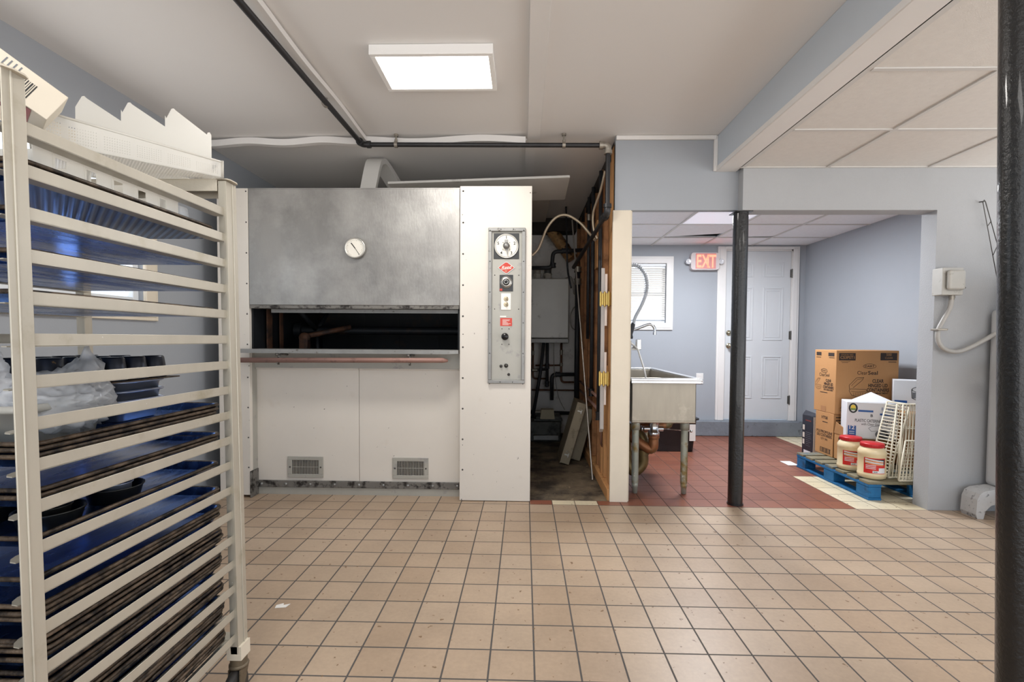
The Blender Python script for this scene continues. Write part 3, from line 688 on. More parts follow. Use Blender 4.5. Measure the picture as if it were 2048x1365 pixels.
pipe('copper_pipe', [(.10, 6.14, .555), (.63, 6.14, .553)], .010, m_copd, 'long level copper pipe low on the closet back wall')
pipe('water_pipe', [(.09, 6.0, .81), (.285, 6.0, .825)], .015, m_dpipe, 'short dark level pipe joining the upright under the heater', fits=[((.13, 6.0, .813), (1, 0, 0), .06)])
pipe('water_pipe', [(.09, 5.92, .13), (.20, 5.94, .80), (.235, 5.95, 1.148)], .020, m_dpipe, 'slanting dark hose-like pipe at the left edge of the closet')
pipe('water_pipe', [(.07, 6.07, .285), (.63, 6.07, .275)], .022, m_dpipe, 'thick dark level pipe behind the beige control box', fits=[((.17, 6.07, .283), (1, 0, 0), .10)])
pipe('gas_riser', [(.612, 5.70, .32), (.612, 5.70, 2.02)], .029, m_dpipe, 'thick black riser with shiny fittings, beside the heater', fits=[((.612, 5.70, 2.0), (0, 0, 1), .06), ((.612, 5.70, 1.86), (0, 0, 1), .07)])
pipe('iron_pipe', [(.629, 4.58, .70), (.629, 4.58, 2.6)], .0175, m_dpipe, 'black upright pipe against the closet studs, the shorter and farther of the pair', group='pipes on the studs', fits=[((.629, 4.58, .70), (0, 0, 1), .07)], fm=m_pipe)
pipe('iron_pipe', [(.630, 4.14, .55), (.630, 4.14, 2.6)], .0165, m_dpipe, 'black upright pipe against the closet studs, the longer and nearer of the pair', group='pipes on the studs', fits=[((.630, 4.14, .55), (0, 0, 1), .07)], fm=m_pipe)
pipe('iron_pipe', [(.631, 4.9, 1.2), (.631, 4.9, 2.6)], .016, m_dpipe, 'black upright pipe hanging behind the flexible conduit', fits=[((.631, 4.9, 2.40), (0, 0, 1), .06)])
for z, s in ((.70, 'upper'), (.60, 'lower')):
    pipe('copper_pipe', [(.633, 5.5, z + .02), (.634, 4.2, z)], .013, m_copper, 'copper pipe running along the foot of the studs, the %s of two' % s, group='copper pipes on the studs')
pipe('copper_pipe', [(.638, 4.02, .52), (.638, 4.02, .33), (.66, 4.02, .31)], .010, m_copd, 'short bent copper drop below the nearer black pipe', rb=.03)
pipe('branch_pipe', [(.07, 5.5, 1.99), (.30, 5.5, 1.99), (.315, 5.5, 2.17), (.655, 5.5, 2.19)], .022, m_dpipe, 'dark stepped branch pipe above the heater, running right to the studs', fits=[((.315, 5.5, 2.02), (0, 0, 1), .05), ((.45, 5.5, 2.18), (1, 0, 0), .08)], fm=m_dpipe)
pipe('branch_pipe', [(.45, 5.45, 2.655), (.47, 5.45, 1.95), (.50, 5.3, 1.75)], .010, m_dpipe, 'thin dark pipe dropping through the closet in front of the wrapped pipe', rb=.2)
b = B(); b.tube([(.25, 6.10, 2.65), (.31, 6.08, 2.56), (.44, 6.03, 2.36), (.57, 5.98, 2.17)], .073, 16, sub=8, rf=lambda t: 1 + .06 * math.sin(t * 60))
tag(b.build('insulated_pipe', m_foil, base=(.24, 5.7, 2.54)), 'fat slanting pipe in torn brown insulation wrap near the closet ceiling', 'pipe')
fx = B(); ps = smooth_path([V(p) for p in ((.062, 4.3, 1.925), (.12, 4.3, 1.99), (.19, 4.3, 2.16), (.27, 4.3, 2.255), (.36, 4.3, 2.275), (.47, 4.3, 2.215), (.56, 4.28, 2.11), (.595, 4.2, 2.04))], 22)
fx.tube(ps, .0115, 8, rf=lambda t: 1 + .14 * math.sin(t * 560)); tag(fx.build('flexible_conduit', m_flex, base=(.06, 4.3, 1.92)), 'ribbed metal conduit arching from the oven side to the studs', 'conduit')
b = B(); b.tube([(.60, 4.1, 2.03), (.57, 4.12, 2.12), (.565, 4.1, 2.25), (.60, 3.98, 2.38), (.625, 3.9, 2.52)], .010, 8, sub=8); tag(b.build('cable', m_flex, base=(.6, 4.1, 2.03)), 'tan cable curving up the studs to the ceiling', 'cable')
b = B(); b.tube([(.645, 5.9, 1.60), (.59, 5.9, 1.57), (.55, 5.9, 1.47), (.57, 5.92, 1.34), (.645, 5.95, 1.30)], .007, 8, sub=6); tag(b.build('cable', m_wire, base=(.6, 5.9, 1.3)), 'loop of white cable to the right of the heater', 'cable')
b = B(); b.tube([(.36, 6.0, 1.148), (.37, 6.0, .8), (.42, 5.98, .5), (.50, 5.97, .33)], .004, 6, sub=8); tag(b.build('cable', m_wire, base=(.4, 6.0, .33)), 'thin pale wire dangling beneath the heater', 'cable')
pu = thing('pump_unit', 'low dark machine case on the closet floor with a beige control box on top', 'pump', (.27, 5.85, 0))
b = B(); b.box(.07, .43, 5.66, 6.05, .0, .235, bev=.015); b.build('case', m_motor, pu)
b = B(); b.box(.14, .44, 5.70, 6.0, .19, .29, bev=.01); b.box(.12, .45, 5.66, 6.02, .245, .262, bev=.002); b.build('upper_housing', m_motor, pu)
b = B(); b.prism([(.19, .262), (.36, .262), (.348, .372), (.204, .372)], 'y', 5.68, 5.80); b.build('control_box', m_beige, pu)
b = B(); b.box(.11, .40, 5.60, 5.66, .03, .085, bev=.006); b.build('skid', m_steel_d, pu)
for i, (fx0, fy, L, top) in enumerate(((.385, 4.60, .80, .565), (.43, 4.70, .66, .585))):
    a = math.atan2(.56 - fx0 - .0, L) if i == 0 else math.radians(14)
    t = thing('access_panel', ['grimy galvanised cover panel with bright latches, leaning in the closet', 'galvanised cover panel without latches, leaning behind the latched one'][i], 'panel', (fx0 + .06 * i, fy, 0), 'leaning cover panels')
    a = math.radians((16, 15)[i]); M = Matrix.Translation((fx0 + .075 * i, fy + .05 * i, .018)) @ Matrix.Rotation(a, 4, 'Y')
    b = B(); L = (.60, .52)[i]; b.box(-.045, .045, 0, .34, .0, L, bev=.004, M=M); b.box(-.047, -.040, -.004, .344, -.003, L + .003, bev=.002, M=M); b.build('sheet_body', m_panel, t)
    if i == 0:
        for z in (.09, L - .08):
            b = B(); b.box(-.024, .016, -.012, .0, z - .006, z + .006, M=M); b.box(.008, .016, -.014, .0, z - .02, z + .02, M=M); b.sphere(M @ V((-.012, -.006, z + .03)), .006, 0, 8); b.build('latch', m_alu, t)
b = B(); b.cyl((.588, 4.14, .003), (.475, 5.0, 2.40), .0075, 12); tag(b.build('metal_rod', m_alu, base=(.588, 4.14, 0)), 'long thin bare metal rod leaning in the closet doorway', 'rod')
m_strip = mat('grey_white_wood_strip', (205, 203, 202), .5, var=.05)
for z, s in ((1.50, 'upper'), (.90, 'lower')):
    h = thing('spring_hinge', 'brass double spring hinge on the closet jamb, the %s one' % s, 'hinge', (.632, 3.72, z), 'brass hinges on the jamb')
    b = B(); b.box(.600, .650, 3.694, 3.700, z - .045, z + .045, bev=.002); b.box(.570, .603, 3.706, 3.711, z - .045, z + .045, bev=.002); b.build('leaf', m_brass, h)
    for x, y in ((.6315, 3.69), (.600, 3.695), (.571, 3.702)):
        b = B(); b.cyl((x, y, z - .050), (x, y, z + .050), .0095, 14); b.sphere((x, y, z + .052), .007, 0, 8); b.sphere((x, y, z - .052), .007, 0, 8); b.build('barrel', m_brass, h)
    b = B(); zz = (1.40, .70)[s == 'lower']; b.box(.606, .622, 3.7115, 3.726, zz - (.10 if s == 'upper' else .0), zz + (.29 if s == 'upper' else .40), bev=.001)
    tag(b.build('wood_strip', mat('white_painted_strip', (232, 222, 216), .5), base=(.61, 3.72, zz)), 'short white painted strip held behind the %s brass hinge' % s, 'strip', 'strips behind the brass hinges')
b = B(); b.prism([(3.80, .50), (3.84, .47), (3.84, 1.62), (3.83, 1.75), (3.815, 1.62)], 'x', .594, .620); tag(b.build('wood_strip', m_strip, base=(.61, 3.82, .5)), 'tall grey-white pointed board standing against the studs', 'board')
# ------------------------------------------------------------------ sink room: sink, faucet, drain
m_ss = mat('dull_sink_steel', (172, 164, 150), .42, .55, var=.07, vs=5, st=(3, 3, .6), dirt=(206, 198, 182), ds=5, dt=(.6, .8), bump=.05)
m_ssr = mat('bright_sink_rim', (214, 216, 218), .25, .75, var=.04)
m_leg = mat('galvanised_sink_leg', (158, 160, 148), .55, .45, var=.12, vs=9, dirt=(134, 112, 66), ds=9, dt=(.52, .66), dirt2=(216, 212, 200), ds2=14, dt2=(.63, .68))
m_chrome = mat('chrome', (205, 206, 208), .16, 1, var=.03)
m_hose = mat('grey_rinse_hose', (176, 180, 184), .4, .2)
m_brown = mat('brown_copper_drain', (142, 92, 58), .42, .5, var=.2, vs=9, dirt=(100, 96, 66), ds=6, dt=(.5, .66))
m_trap = mat('old_brass_trap', (112, 94, 58), .42, .5, var=.2, vs=9, dirt=(70, 60, 40), ds=6, dt=(.5, .66))
m_tote = mat('dark_tote_plastic', (44, 46, 50), .45, var=.08, vs=8)
m_paper = mat('white_paper', (232, 230, 226), .7, var=.02)
sk = thing('sink', 'stainless steel compartment sink on galvanised legs beside the cream casing', 'sink', (1.06, 4.4, 0))
b = B(); x0, x1, y0, y1, zb, zt = .822, 1.306, 3.735, 5.08, .567, .886; t = .006
b.box(x0, x0 + t, y0, y1, zb, zt, bev=.002); b.box(x1 - t, x1, y0, y1, zb, zt, bev=.002); b.box(x0, x1, y0, y0 + t, zb, zt, bev=.002); b.box(x0, x1, y1 - t, y1, zb, zt, bev=.002); b.box(x0, x1, y0, y1, zb - .004, zb + .004, bev=.002)
for y in (4.19, 4.63): b.box(x0 + t, x1 - t, y - .012, y + .012, zb, .84, bev=.004)
b.cyl((x0 + .006, y0 + .004, zb + .004), (x1 - .006, y0 + .004, zb + .004), .010, 10); b.build('basin', m_ss, sk)
b = B()
for a in ((.806, 1.345, 3.700, 3.742), (.806, 1.345, 5.075, 5.115), (1.300, 1.345, 3.742, 5.075), (.806, .83, 3.742, 5.075)): b.box(a[0], a[1], a[2], a[3], .884, .906, bev=.006)
b.box(.81, 1.335, 3.702, 3.708, .868, .892, bev=.002); b.build('rim', m_ssr, sk)
b = B(); b.box(.782, .806, 3.705, 5.11, .88, 1.19, bev=.004); b.build('backsplash', m_ss, sk)
for x in (.868, 1.245):
    for y in (3.80, 5.00):
        b = B(); b.cyl((x, y, .085), (x, y, .50), .0265, 16); b.lathe([(.033, 0), (.034, .06), (.03, .066)], (x, y, .50), n=16); lg = b.build('leg', m_leg, sk)
        b = B(); b.lathe([(.012, 0), (.02, .004), (.021, .05), (.024, .054), (.024, .09)], (x, y, 0), n=14); b.build('foot', m_leg, lg)
dv = thing('drain_valve', 'chrome lever drain valve under the front bowl of the sink', 'valve', (1.055, 3.98, .42))
b = B(); b.lathe([(.046, 0), (.046, .03), (.040, .034), (.04, .12), (.05, .126), (.05, .147)], (1.055, 3.98, .42), n=20); b.cyl((.975, 3.98, .475), (1.13, 3.98, .475), .021, 14); b.build('valve_body', m_chrome, dv)
b = B(); b.tube([(1.13, 3.98, .475), (1.30, 3.93, .470), (1.335, 3.92, .468)], .0055, 8); b.sphere((1.337, 3.92, .468), .012, 0, 10); b.build('lever', m_chrome, dv)
b = B(); b.lathe([(.008, 0), (.012, .01), (.024, .012), (.024, .022), (0, .023)], (.975, 3.98, .475), (-1, 0, 0), 14); b.build('cap_nut', m_chrome, dv)
b = B(); b.tube(bend([(1.055, 3.98, .42), (1.055, 3.98, .285), (.93, 4.02, .36), (.83, 4.1, .46)], .06), .040, 16); b.cyl((1.055, 3.98, .40), (1.055, 3.98, .425), .046, 16)
tag(b.build('drain_pipe', m_brown, base=(1.055, 3.98, .285)), 'copper drain elbow hanging below the chrome sink valve', 'drain pipe')
b = B(); ps = smooth_path([V(p) for p in ((.86, 4.30, .36), (1.0, 4.33, .405), (1.20, 4.36, .43), (1.29, 4.38, .455), (1.30, 4.40, .56))], 9); b.tube(ps, .042, 16, rf=lambda t: 1 + .05 * math.sin(t * 150)); tag(b.build('drain_pipe', m_brown, base=(1.0, 4.3, .36)), 'ribbed copper drain pipe running level behind the sink valve', 'drain pipe')
b = B(); b.tube(smooth_path([V(p) for p in ((.850, 4.06, .50), (.852, 4.06, .27), (.862, 4.05, .16), (.92, 4.05, .105), (.985, 4.05, .165), (.99, 4.05, .26), (.99, 4.06, .36), (.95, 4.1, .43))], 6), .043, 16); 
for p in ((.851, 4.06, .26), (.99, 4.05, .27)): b.cyl(V(p) - V((0, 0, .018)), V(p) + V((0, 0, .018)), .050, 16)
tag(b.build('drain_trap', m_trap, base=(.92, 4.05, .06)), 'large brass drain trap curving beside the left front sink leg', 'drain trap')
fc = thing('rinse_faucet', 'wall mounted faucet with a spring rinse hose above the sink', 'faucet', (.80, 4.25, 1.15))
b = B(); b.box(.776, .84, 4.10, 4.42, 1.235, 1.29, bev=.012); b.build('valve_body', m_chrome, fc)
b = B(); b.tube(smooth_path([V(p) for p in ((.80, 4.3, 1.27), (.95, 4.28, 1.285), (1.06, 4.26, 1.325), (1.10, 4.25, 1.322), (1.122, 4.25, 1.29), (1.122, 4.25, 1.255))], 6), .0125, 12); b.cyl((1.122, 4.25, 1.238), (1.122, 4.25, 1.26), .0155, 12); b.build('spout', m_chrome, fc)
hp = [V(p) for p in ((.80, 4.25, 1.29), (.80, 4.25, 1.70), (.83, 4.25, 1.80), (.90, 4.25, 1.835), (.975, 4.25, 1.825), (1.03, 4.25, 1.765), (1.05, 4.25, 1.68), (1.045, 4.25, 1.60), (1.01, 4.25, 1.50), (.955, 4.25, 1.39), (.94, 4.25, 1.33))]
b = B(); b.tube(hp, .013, 10, sub=7); b.build('hose', m_hose, fc)
b = B(); sp = smooth_path(hp[2:8], 24); pts = []
for i, p in enumerate(sp):
    d = (sp[min(i + 1, len(sp) - 1)] - sp[max(i - 1, 0)]).normalized(); u = V((0, 1, 0)); w = d.cross(u); a = i * 1.15; pts.append(p + u * (.021 * math.cos(a)) + w * (.021 * math.sin(a)))
b.tube(pts, .0022, 5, sub=3); b.build('spring', m_chrome, fc)
b = B(); b.lathe([(.016, 0), (.02, .02), (.018, .10), (.028, .12), (.028, .135), (0, .14)], (.94, 4.25, 1.34), (-.25, 0, -1), 14); b.build('spray_head', m_tote, fc)
b = B(); b.box(.806, 1.00, 4.235, 4.265, 1.13, 1.142, bev=.003); b.box(.965, 1.003, 4.22, 4.28, 1.11, 1.20, bev=.004); b.cyl((.93, 4.25, 1.12), (1.0, 4.25, 1.12), .014, 10); b.build('wall_bracket', m_chrome, fc)
b = B(); b.tube([(.86, 4.22, 1.20), (.955, 4.2, 1.13), (.985, 4.18, 1.05), (1.015, 4.12, .90), (1.03, 4.08, .72)], .0075, 8, sub=6); tag(b.build('water_hose', m_paper, base=(.86, 4.22, 1.2)), 'thin white hose hanging down into the sink', 'hose')
to = thing('storage_tote', 'dark plastic storage tote on the red tiles behind the sink', 'storage bin', (1.57, 5.42, 0))
b = B(); b.tray(.56, .44, .345, .05, .012, .03, .004, z=0, cx=1.57, cy=5.42); b.build('tub', m_tote, to)
b = B(); b.box(1.285, 1.855, 5.19, 5.65, .346, .372, bev=.010); b.build('lid', m_tote, to)
b = B(); b.box(1.755, 1.818, 5.196, 5.205, .125, .30); b.build('paper_tag', m_paper, to)
# ------------------------------------------------------------------ fixtures on the back wall
m_exit = mat('exit_sign_housing', (214, 205, 205), .4, var=.01)
m_eface = emit('exit_sign_face', (255, 90, 80), .16, (206, 150, 146)); m_elet = emit('exit_letters', (255, 122, 98), 3.0)
m_clear = mat('clear_lamp_lens', (226, 228, 232), .15, .2)
es = thing('exit_sign', 'lit red EXIT sign with two small emergency lamp heads on the back wall', 'exit sign', (2.22, 6.16, 2.06))
b = B(); b.prism([(2.05 + .034 * (1 - math.cos(a)) if q == 0 else 2.395 - .034 * (1 - math.cos(a)), (2.062 + .034 * (1 - math.sin(a))) if lo else (2.272 - .034 * (1 - math.sin(a)))) for q, lo, aa in ((0, True, [0, .5, 1, PI / 2]), (1, True, [PI / 2, 1, .5, 0]), (1, False, [0, .5, 1, PI / 2]), (0, False, [PI / 2, 1, .5, 0])) for a in aa], 'y', 6.12, 6.199); b.build('housing', m_exit, es)
b = B(); b.box(2.105, 2.352, 6.1165, 6.1195, 2.075, 2.262); b.build('face', m_eface, es)
for i, (ch, w) in enumerate((('E', .050), ('X', .062), ('I', .016), ('T', .056))):
    b = B(); b.text(ch, ((2.118, 2.174, 2.246, 2.272)[i], 6.1155, 2.092), (1, 0, 0), (0, 0, 1), .152, al='l', sq=(.60, .60, .60, .60)[i], bold=.022); b.build('letter', m_elet, es)
for x in (2.025, 2.425):
    b = B(); b.cyl((x, 6.15, 2.165), (x, 6.175, 2.165), .030, 18); b.lathe([(.034, 0), (.034, .02), (.03, .026), (.022, .022), (0, .021)], (x, 6.15, 2.165), (0, -1, 0), 18); b.box(min(x, 2.22), max(x, 2.22), 6.165, 6.18, 2.155, 2.175); b.build('lamp_head', m_clear, es)
b = B(); b.box(2.163, 2.252, 6.193, 6.1995, .642, .778, bev=.003); b.box(2.190, 2.225, 6.190, 6.1935, .665, .755, bev=.002); tag(b.build('wall_plate', m_white, base=(2.2, 6.2, .71)), 'white wall plate low on the back wall, right of the sink', 'wall plate')
for x, z, r in ((2.275, 1.415, 1), (2.305, 1.385, .8)):
    pass
ll = thing('ceiling_light', 'flat white lay-in light panel in the suspended ceiling of the sink room', 'ceiling light', (1.89, 4.77, 2.38))
b = B(); b.box(1.593, 2.187, 4.473, 5.067, 2.3785, 2.388); b.build('diffuser', emit('pale_diffuser', (238, 238, 250), .55), ll)
# ------------------------------------------------------------------ blue pallet and everything on it
m_blue = mat('worn_blue_pallet_paint', (14, 96, 148), .6, var=.18, vs=7, st=(2, 2, 2), dirt=(20, 62, 92), ds=10, dt=(.56, .7), bump=.3, bs=40)
m_bluet = mat('bare_worn_pallet_board', (124, 118, 96), .75, var=.15, vs=6, st=(5, 1, 1), dirt=(34, 92, 128), ds=6, dt=(.55, .68), bump=.3, bs=40)
PX0, PX1, PY0, PY1, PH = 2.585, 3.455, 3.70, 4.665, .14
pl = thing('pallet', 'blue painted wooden pallet on the cream tiles along the right wall', 'pallet', (3.0, 4.18, 0))
for i in range(7):
    y0 = PY0 + i * (PY1 - PY0 - .105) / 6; b = B(); b.box(PX0, PX1, y0, y0 + .105, PH - .02, PH, 0, .003); b.build('deck_board', [m_bluet], pl)
for x in (PX0, (PX0 + PX1) / 2 - .05, PX1 - .10):
    b = B(); b.box(x, x + .10, PY0, PY1, PH - .040, PH - .0205, 0, .003); b.build('stringer_board', m_blue, pl)
    b = B(); b.box(x, x + .10, PY0, PY1, 0, .018, 0, .003); b.build('bottom_board', m_blue, pl)
    for y in (PY0, (PY0 + PY1) / 2 - .07, PY1 - .14):
        b = B(); b.box(x + .002, x + .098, y + .002, y + .138, .0185, PH - .0405, 0, .004); b.build('block', m_blue, pl)
m_kraft = mat('kraft_cardboard', (184, 136, 88), .75, var=.04, vs=3, bump=.04)
m_kraftd = mat('kraft_cardboard_inside', (168, 124, 80), .8, var=.06)
m_wcard = mat('white_printed_carton', (224, 226, 230), .55, var=.02)
m_navy = mat('blue_carton_print', (36, 88, 158), .5)
m_green = mat('green_carton_print', (120, 150, 70), .5); m_yel = mat('yellow_carton_print', (236, 208, 70), .5); m_inkb = mat('brown_black_carton_ink', (52, 40, 34), .7)
FX, FU, LX = (1, 0, 0), (0, 0, 1), (0, -1, 0)
def clam(b, o, r, s, m):
    """line drawing of a hinged clamshell container"""
    b.line(o, r, FU, [(-.10 * s, -.02 * s), (-.085 * s, .0), (.085 * s, -.005 * s), (.10 * s, -.022 * s), (.07 * s, -.075 * s), (.0, -.092 * s), (-.07 * s, -.07 * s), (-.10 * s, -.02 * s)], .004 * s, m)
    b.line(o, r, FU, [(-.095 * s, -.005 * s), (-.10 * s, .04 * s), (-.02 * s, .125 * s), (.06 * s, .13 * s), (.045 * s, .10 * s), (-.055 * s, .012 * s)], .004 * s, m)
    b.line(o, r, FU, [(-.075 * s, .035 * s), (-.01 * s, .105 * s), (.05 * s, .115 * s)], .003 * s, m); b.line(o, r, FU, [(-.08 * s, -.025 * s), (.0, -.035 * s), (.085 * s, -.028 * s)], .003 * s, m)
    for k in range(5): b.line(o, r, FU, [(-.05 * s + .025 * k * s, -.04 * s), (-.045 * s + .023 * k * s, -.078 * s)], .0025 * s, m)
LP = 2.785
bc = thing('carton', 'tall brown carton of hinged lid containers, topmost against the right wall', 'box', (3.06, 4.6, .54))
b = B(); x0, x1, y0, y1, z0, z1 = LP, 3.335, 4.435, 4.755, .537, 1.112
b.box(x0, x1, y0, y1, z0, z1, 0, .004); f = y0 - .0012; w = x1 - x0
def fp(u, v): return (x0 + w * u, f, z0 + (z1 - z0) * v)
b.flat(fp(.175, .90), FX, FU, .145, .066, 1); f -= .0008; b.text('STOCK NO.', fp(.175, .920), FX, FU, .013, 2, sq=1.1); b.text('C53PST1', fp(.175, .868), FX, FU, .024, 2, bold=.012); f += .0008
b.flat(fp(.835, .905), FX, FU, .145, .066, 1); f -= .0008; b.text('500', fp(.835, .918), FX, FU, .022, 2, bold=.012); b.text('CLEAR', fp(.835, .872), FX, FU, .016, 2); f += .0008
b.line(fp(.07, .825), FX, FU, [(0, 0), (.085, .001)], .003, 1); b.line(fp(.09, .808), FX, FU, [(0, 0), (.055, .001)], .003, 1); b.text('24 x 12 5/8', fp(.95, .815), FX, FU, .011, 1, al='r') if False else b.line(fp(.83, .822), FX, FU, [(0, 0), (.07, 0)], .006, 1)
b.oval(fp(.535, .755), FX, FU, .058, .022, .003, 1); b.text('DART', fp(.535, .739), FX, FU, .018, 1, sq=1.25, bold=.012)
b.text('Clear', fp(.505, .625), FX, FU, .032, 1, al='r', w=.090); b.text('Seal', fp(.512, .625), FX, FU, .032, 1, al='l', w=.085, bold=.015)
clam(b, fp(.36, .40), FX, .80, 1)
for k, (tx, h) in enumerate((('CLEAR', .034), ('HINGED LID', .034), ('CONTAINERS', .034), ('ONE COMPARTMENT', .017))): b.text(tx, fp(.675, (.500, .430, .360, .322)[k]), FX, FU, h * .88, 1, w=(.100, .170, .195, .185)[k], bold=.03)
b.text('Envases Plasticos', fp(.55, .20), FX, FU, .018, 1, sq=.9)
for k in range(9): b.line(fp(.15, .08), FX, FU, [(.022 * math.cos(k * .7), .022 * math.sin(k * .7)), (.04 * math.cos(k * .7), .04 * math.sin(k * .7))], .005, 1)
lx = x0 - .0012; d = y1 - y0
def lp(u, v): return (lx, y1 - d * u, z0 + (z1 - z0) * v)
b.flat(lp(.20, .935), LX, FU, .075, .032, 1); b.flat(lp(.78, .93), LX, FU, .085, .032, 1); b.line(lp(.08, .88), LX, FU, [(0, 0), (.07, 0)], .005, 1); b.line(lp(.68, .88), LX, FU, [(0, 0), (.08, 0)], .005, 1)
b.oval(lp(.47, .665), LX, FU, .050, .020, .003, 1); b.text('DART', lp(.47, .651), LX, FU, .016, 1, sq=1.2); b.text('ClearSeal', lp(.48, .575), LX, FU, .030, 1, w=.150)
clam(b, lp(.20, .43), LX, .48, 1)
for k, (tx, h) in enumerate((('CLEAR', .028), ('HINGED LID', .028), ('CONTAINERS', .028), ('ONE COMPARTMENT', .014))): b.text(tx, lp(.68, (.492, .438, .384, .352)[k]), LX, FU, h * .85, 1, w=(.08, .13, .155, .14)[k], bold=.03)
b.line(lp(.30, .315), LX, FU, [(0, 0), (.11, 0)], .006, 1)
b.flat(lp(.47, .05), LX, FU, .075, .05, 3)
b.build('carton_body', [m_kraft, m_inkb, m_kraftd, mat('glossy_packing_tape', (172, 124, 82), .2)], bc)
ca = thing('carton', 'brown carton of deli containers with dark line print, under the tall carton', 'box', (3.05, 4.58, .14))
b = B(); b.box(LP, 3.30, 4.452, 4.72, .141, .536, 0, .004); lx = LP - .0012; y1, d, z0, z1 = 4.72, .268, .141, .536
b.text('HT08', lp(.52, .84), LX, FU, .028, 1, bold=.01); b.line(lp(.40, .77), LX, FU, [(0, 0), (.08, 0)], .007, 1)
b.text('POLYPROPYLENE', lp(.52, .50), LX, FU, .026, 1, w=.235, bold=.012); b.text('DELI CONTAINERS', lp(.52, .42), LX, FU, .026, 1, w=.225, bold=.012); b.text('QTY 500', lp(.52, .345), LX, FU, .018, 1)
b.oval(lp(.5, .12), LX, FU, .001, .001, .001, 1)
for z in (.06, .16): b.line(lp(.30, z), LX, FU, [(0, 0), (.16, 0)], .003, 1)
for k in range(9): b.line(lp(.32 + .065 * k, .11), LX, FU, [(0, -.018), (0, .018)], (.008, .004, .012)[k % 3], 1)
f = 4.452 - .0012
for k in range(3): b.line((LP + .02, f, .505 - .026 * k), FX, FU, [(0, 0), (.15, 0)], .009, 1)
b.build('carton_body', [m_kraft, m_inkb], ca)
cb = thing('carton', 'low open brown carton with a flap sticking up, behind the mayonnaise coloured jars', 'box', (3.0, 4.33, .14))
b = B(); x0, x1, y0, y1, z0, z1, t = LP + .004, 3.16, 4.225, 4.445, .141, .372, .005
b.box(x0, x0 + t, y0, y1, z0, z1); b.box(x1 - t, x1, y0, y1, z0, z1); b.box(x0, x1, y0, y0 + t, z0, z1); b.box(x0, x1, y1 - t, y1, z0, z1); b.box(x0, x1, y0, y1, z0, z0 + t)
o = (x0 - .0012, 4.355, .325); b.disc(o, LX, FU, .026, .03, 1, 20); b.flat((x0 - .0012, 4.355, .288), LX, FU, .045, .014, 1); b.flat((x0 - .0012, 4.355, .268), LX, FU, .045, .008, 1)
b.build('carton_body', [m_kraft, m_inkb], cb)
b = B(); b.quad([(x0, y0 + .005, z1), (x0 + .004, y0 + .005, z1), (x0 + .004, y1 - .005, z1), (x0, y1 - .005, z1)]); b.prism([(y0 + .002, z1 - .002), (y1 - .004, z1 - .002), (y1 - .03, z1 + .10), (y0 + .05, z1 + .055)], 'x', x0 - .004, x0 + .001); b.build('side_flap', m_kraftd, cb)
wc = thing('carton', 'white carton of plastic catering trays with a blue stripe, its top flap ajar', 'box', (2.98, 4.3, .38))
RM = Matrix.Translation((2.745, 4.215, 0)) @ Matrix.Rotation(math.radians(-22), 4, 'Z') @ Matrix.Translation((-2.76, -4.21, 0))
def turn(b):
    for v in b.bm.verts: v.co = RM @ v.co
b = B(); x0, x1, y0, y1, z0, z1 = 2.76, 3.115, 4.21, 4.42, .378, .680; b.box(x0, x1, y0, y1, z0, z1, 0, .004); w = x1 - x0; f = y0 - .0012
b.box(x0 + .05, x1 - .03, y0 + .01, y1 - .01, z0 - .006, z0, 0)
o = fp(.13, .83); b.oval(o, FX, FU, .032, .042, .012, 4); b.disc((o[0], f - .0004, o[2] + .006), FX, FU, .018, .022, 2, 18); b.flat((o[0], f - .0008, o[2] - .010), FX, FU, .036, .016, 3)
b.flat(fp(.38, .76), FX, FU, .105, .016, 1); b.flat(fp(.79, .69), FX, FU, .095, .016, 1)
b.text('16 IN', fp(.80, .80), FX, FU, .026, 1, bold=.01); b.text('B', fp(.50, .605), FX, FU, .022, 4, bold=.02)
b.text('PLASTIC CATERING TRAYS', fp(.53, .455), FX, FU, .024, 4, w=.255, bold=.008); b.text('with Clear Dome Lid', fp(.55, .365), FX, FU, .019, 4, w=.18)
b.flat(fp(.115, .18), FX, FU, .058, .094, 1); f -= .0006; b.text('12', fp(.115, .235), FX, FU, .032, 0, bold=.02); b.text('PACK', fp(.115, .12), FX, FU, .011, 0, bold=.02) if False else None
for k in range(3): b.line(fp(.06, .17 - .055 * k), FX, FU, [(0, 0), (.038, 0)], .005, 0)
f += .0006; o = fp(.72, .13); b.disc(o, FX, FU, .052, .038, 5, 26); b.disc((o[0], f - .0004, o[2] + .004), FX, FU, .040, .028, 4, 26); b.disc((o[0], f - .0008, o[2] + .004), FX, FU, .022, .014, 5, 20)
b.line(fp(.50, .22), FX, FU, [(-.02, .02), (.0, .036), (.055, .045), (.075, .03), (.06, .005), (.0, -.005), (-.02, .02)], .003, 5)
turn(b); b.build('carton_body', [m_wcard, m_navy, m_yel, m_green, m_ink, m_greyi], wc)
b = B(); q = b.pts([(x0 + .004, y0 + .006, z1 + .001), (x1 - .004, y0 + .006, z1 + .001), (x0 + .20, y1 - .07, z1 + .075)]); b.face(q); q2 = b.pts([(x0 + .004, y0 + .008, z1 + .004), (x1 - .004, y0 + .008, z1 + .004), (x0 + .20, y1 - .068, z1 + .078)]); b.bridge(q, q2, 0, False); b.face(list(reversed(q2))); turn(b); b.build('top_flap', m_wcard, wc)
cd = thing('carton', 'plain brown carton at the back of the pallet, mostly hidden by the wire racks', 'box', (3.33, 4.28, .14)); b = B(); b.box(3.19, 3.45, 4.10, 4.42, .141, .60, 0, .004); b.build('carton_body', m_kraft, cd)
we = thing('carton', 'white carton with a picture of a round lidded tub, beside the wall reveal', 'box', (3.33, 4.26, .6))
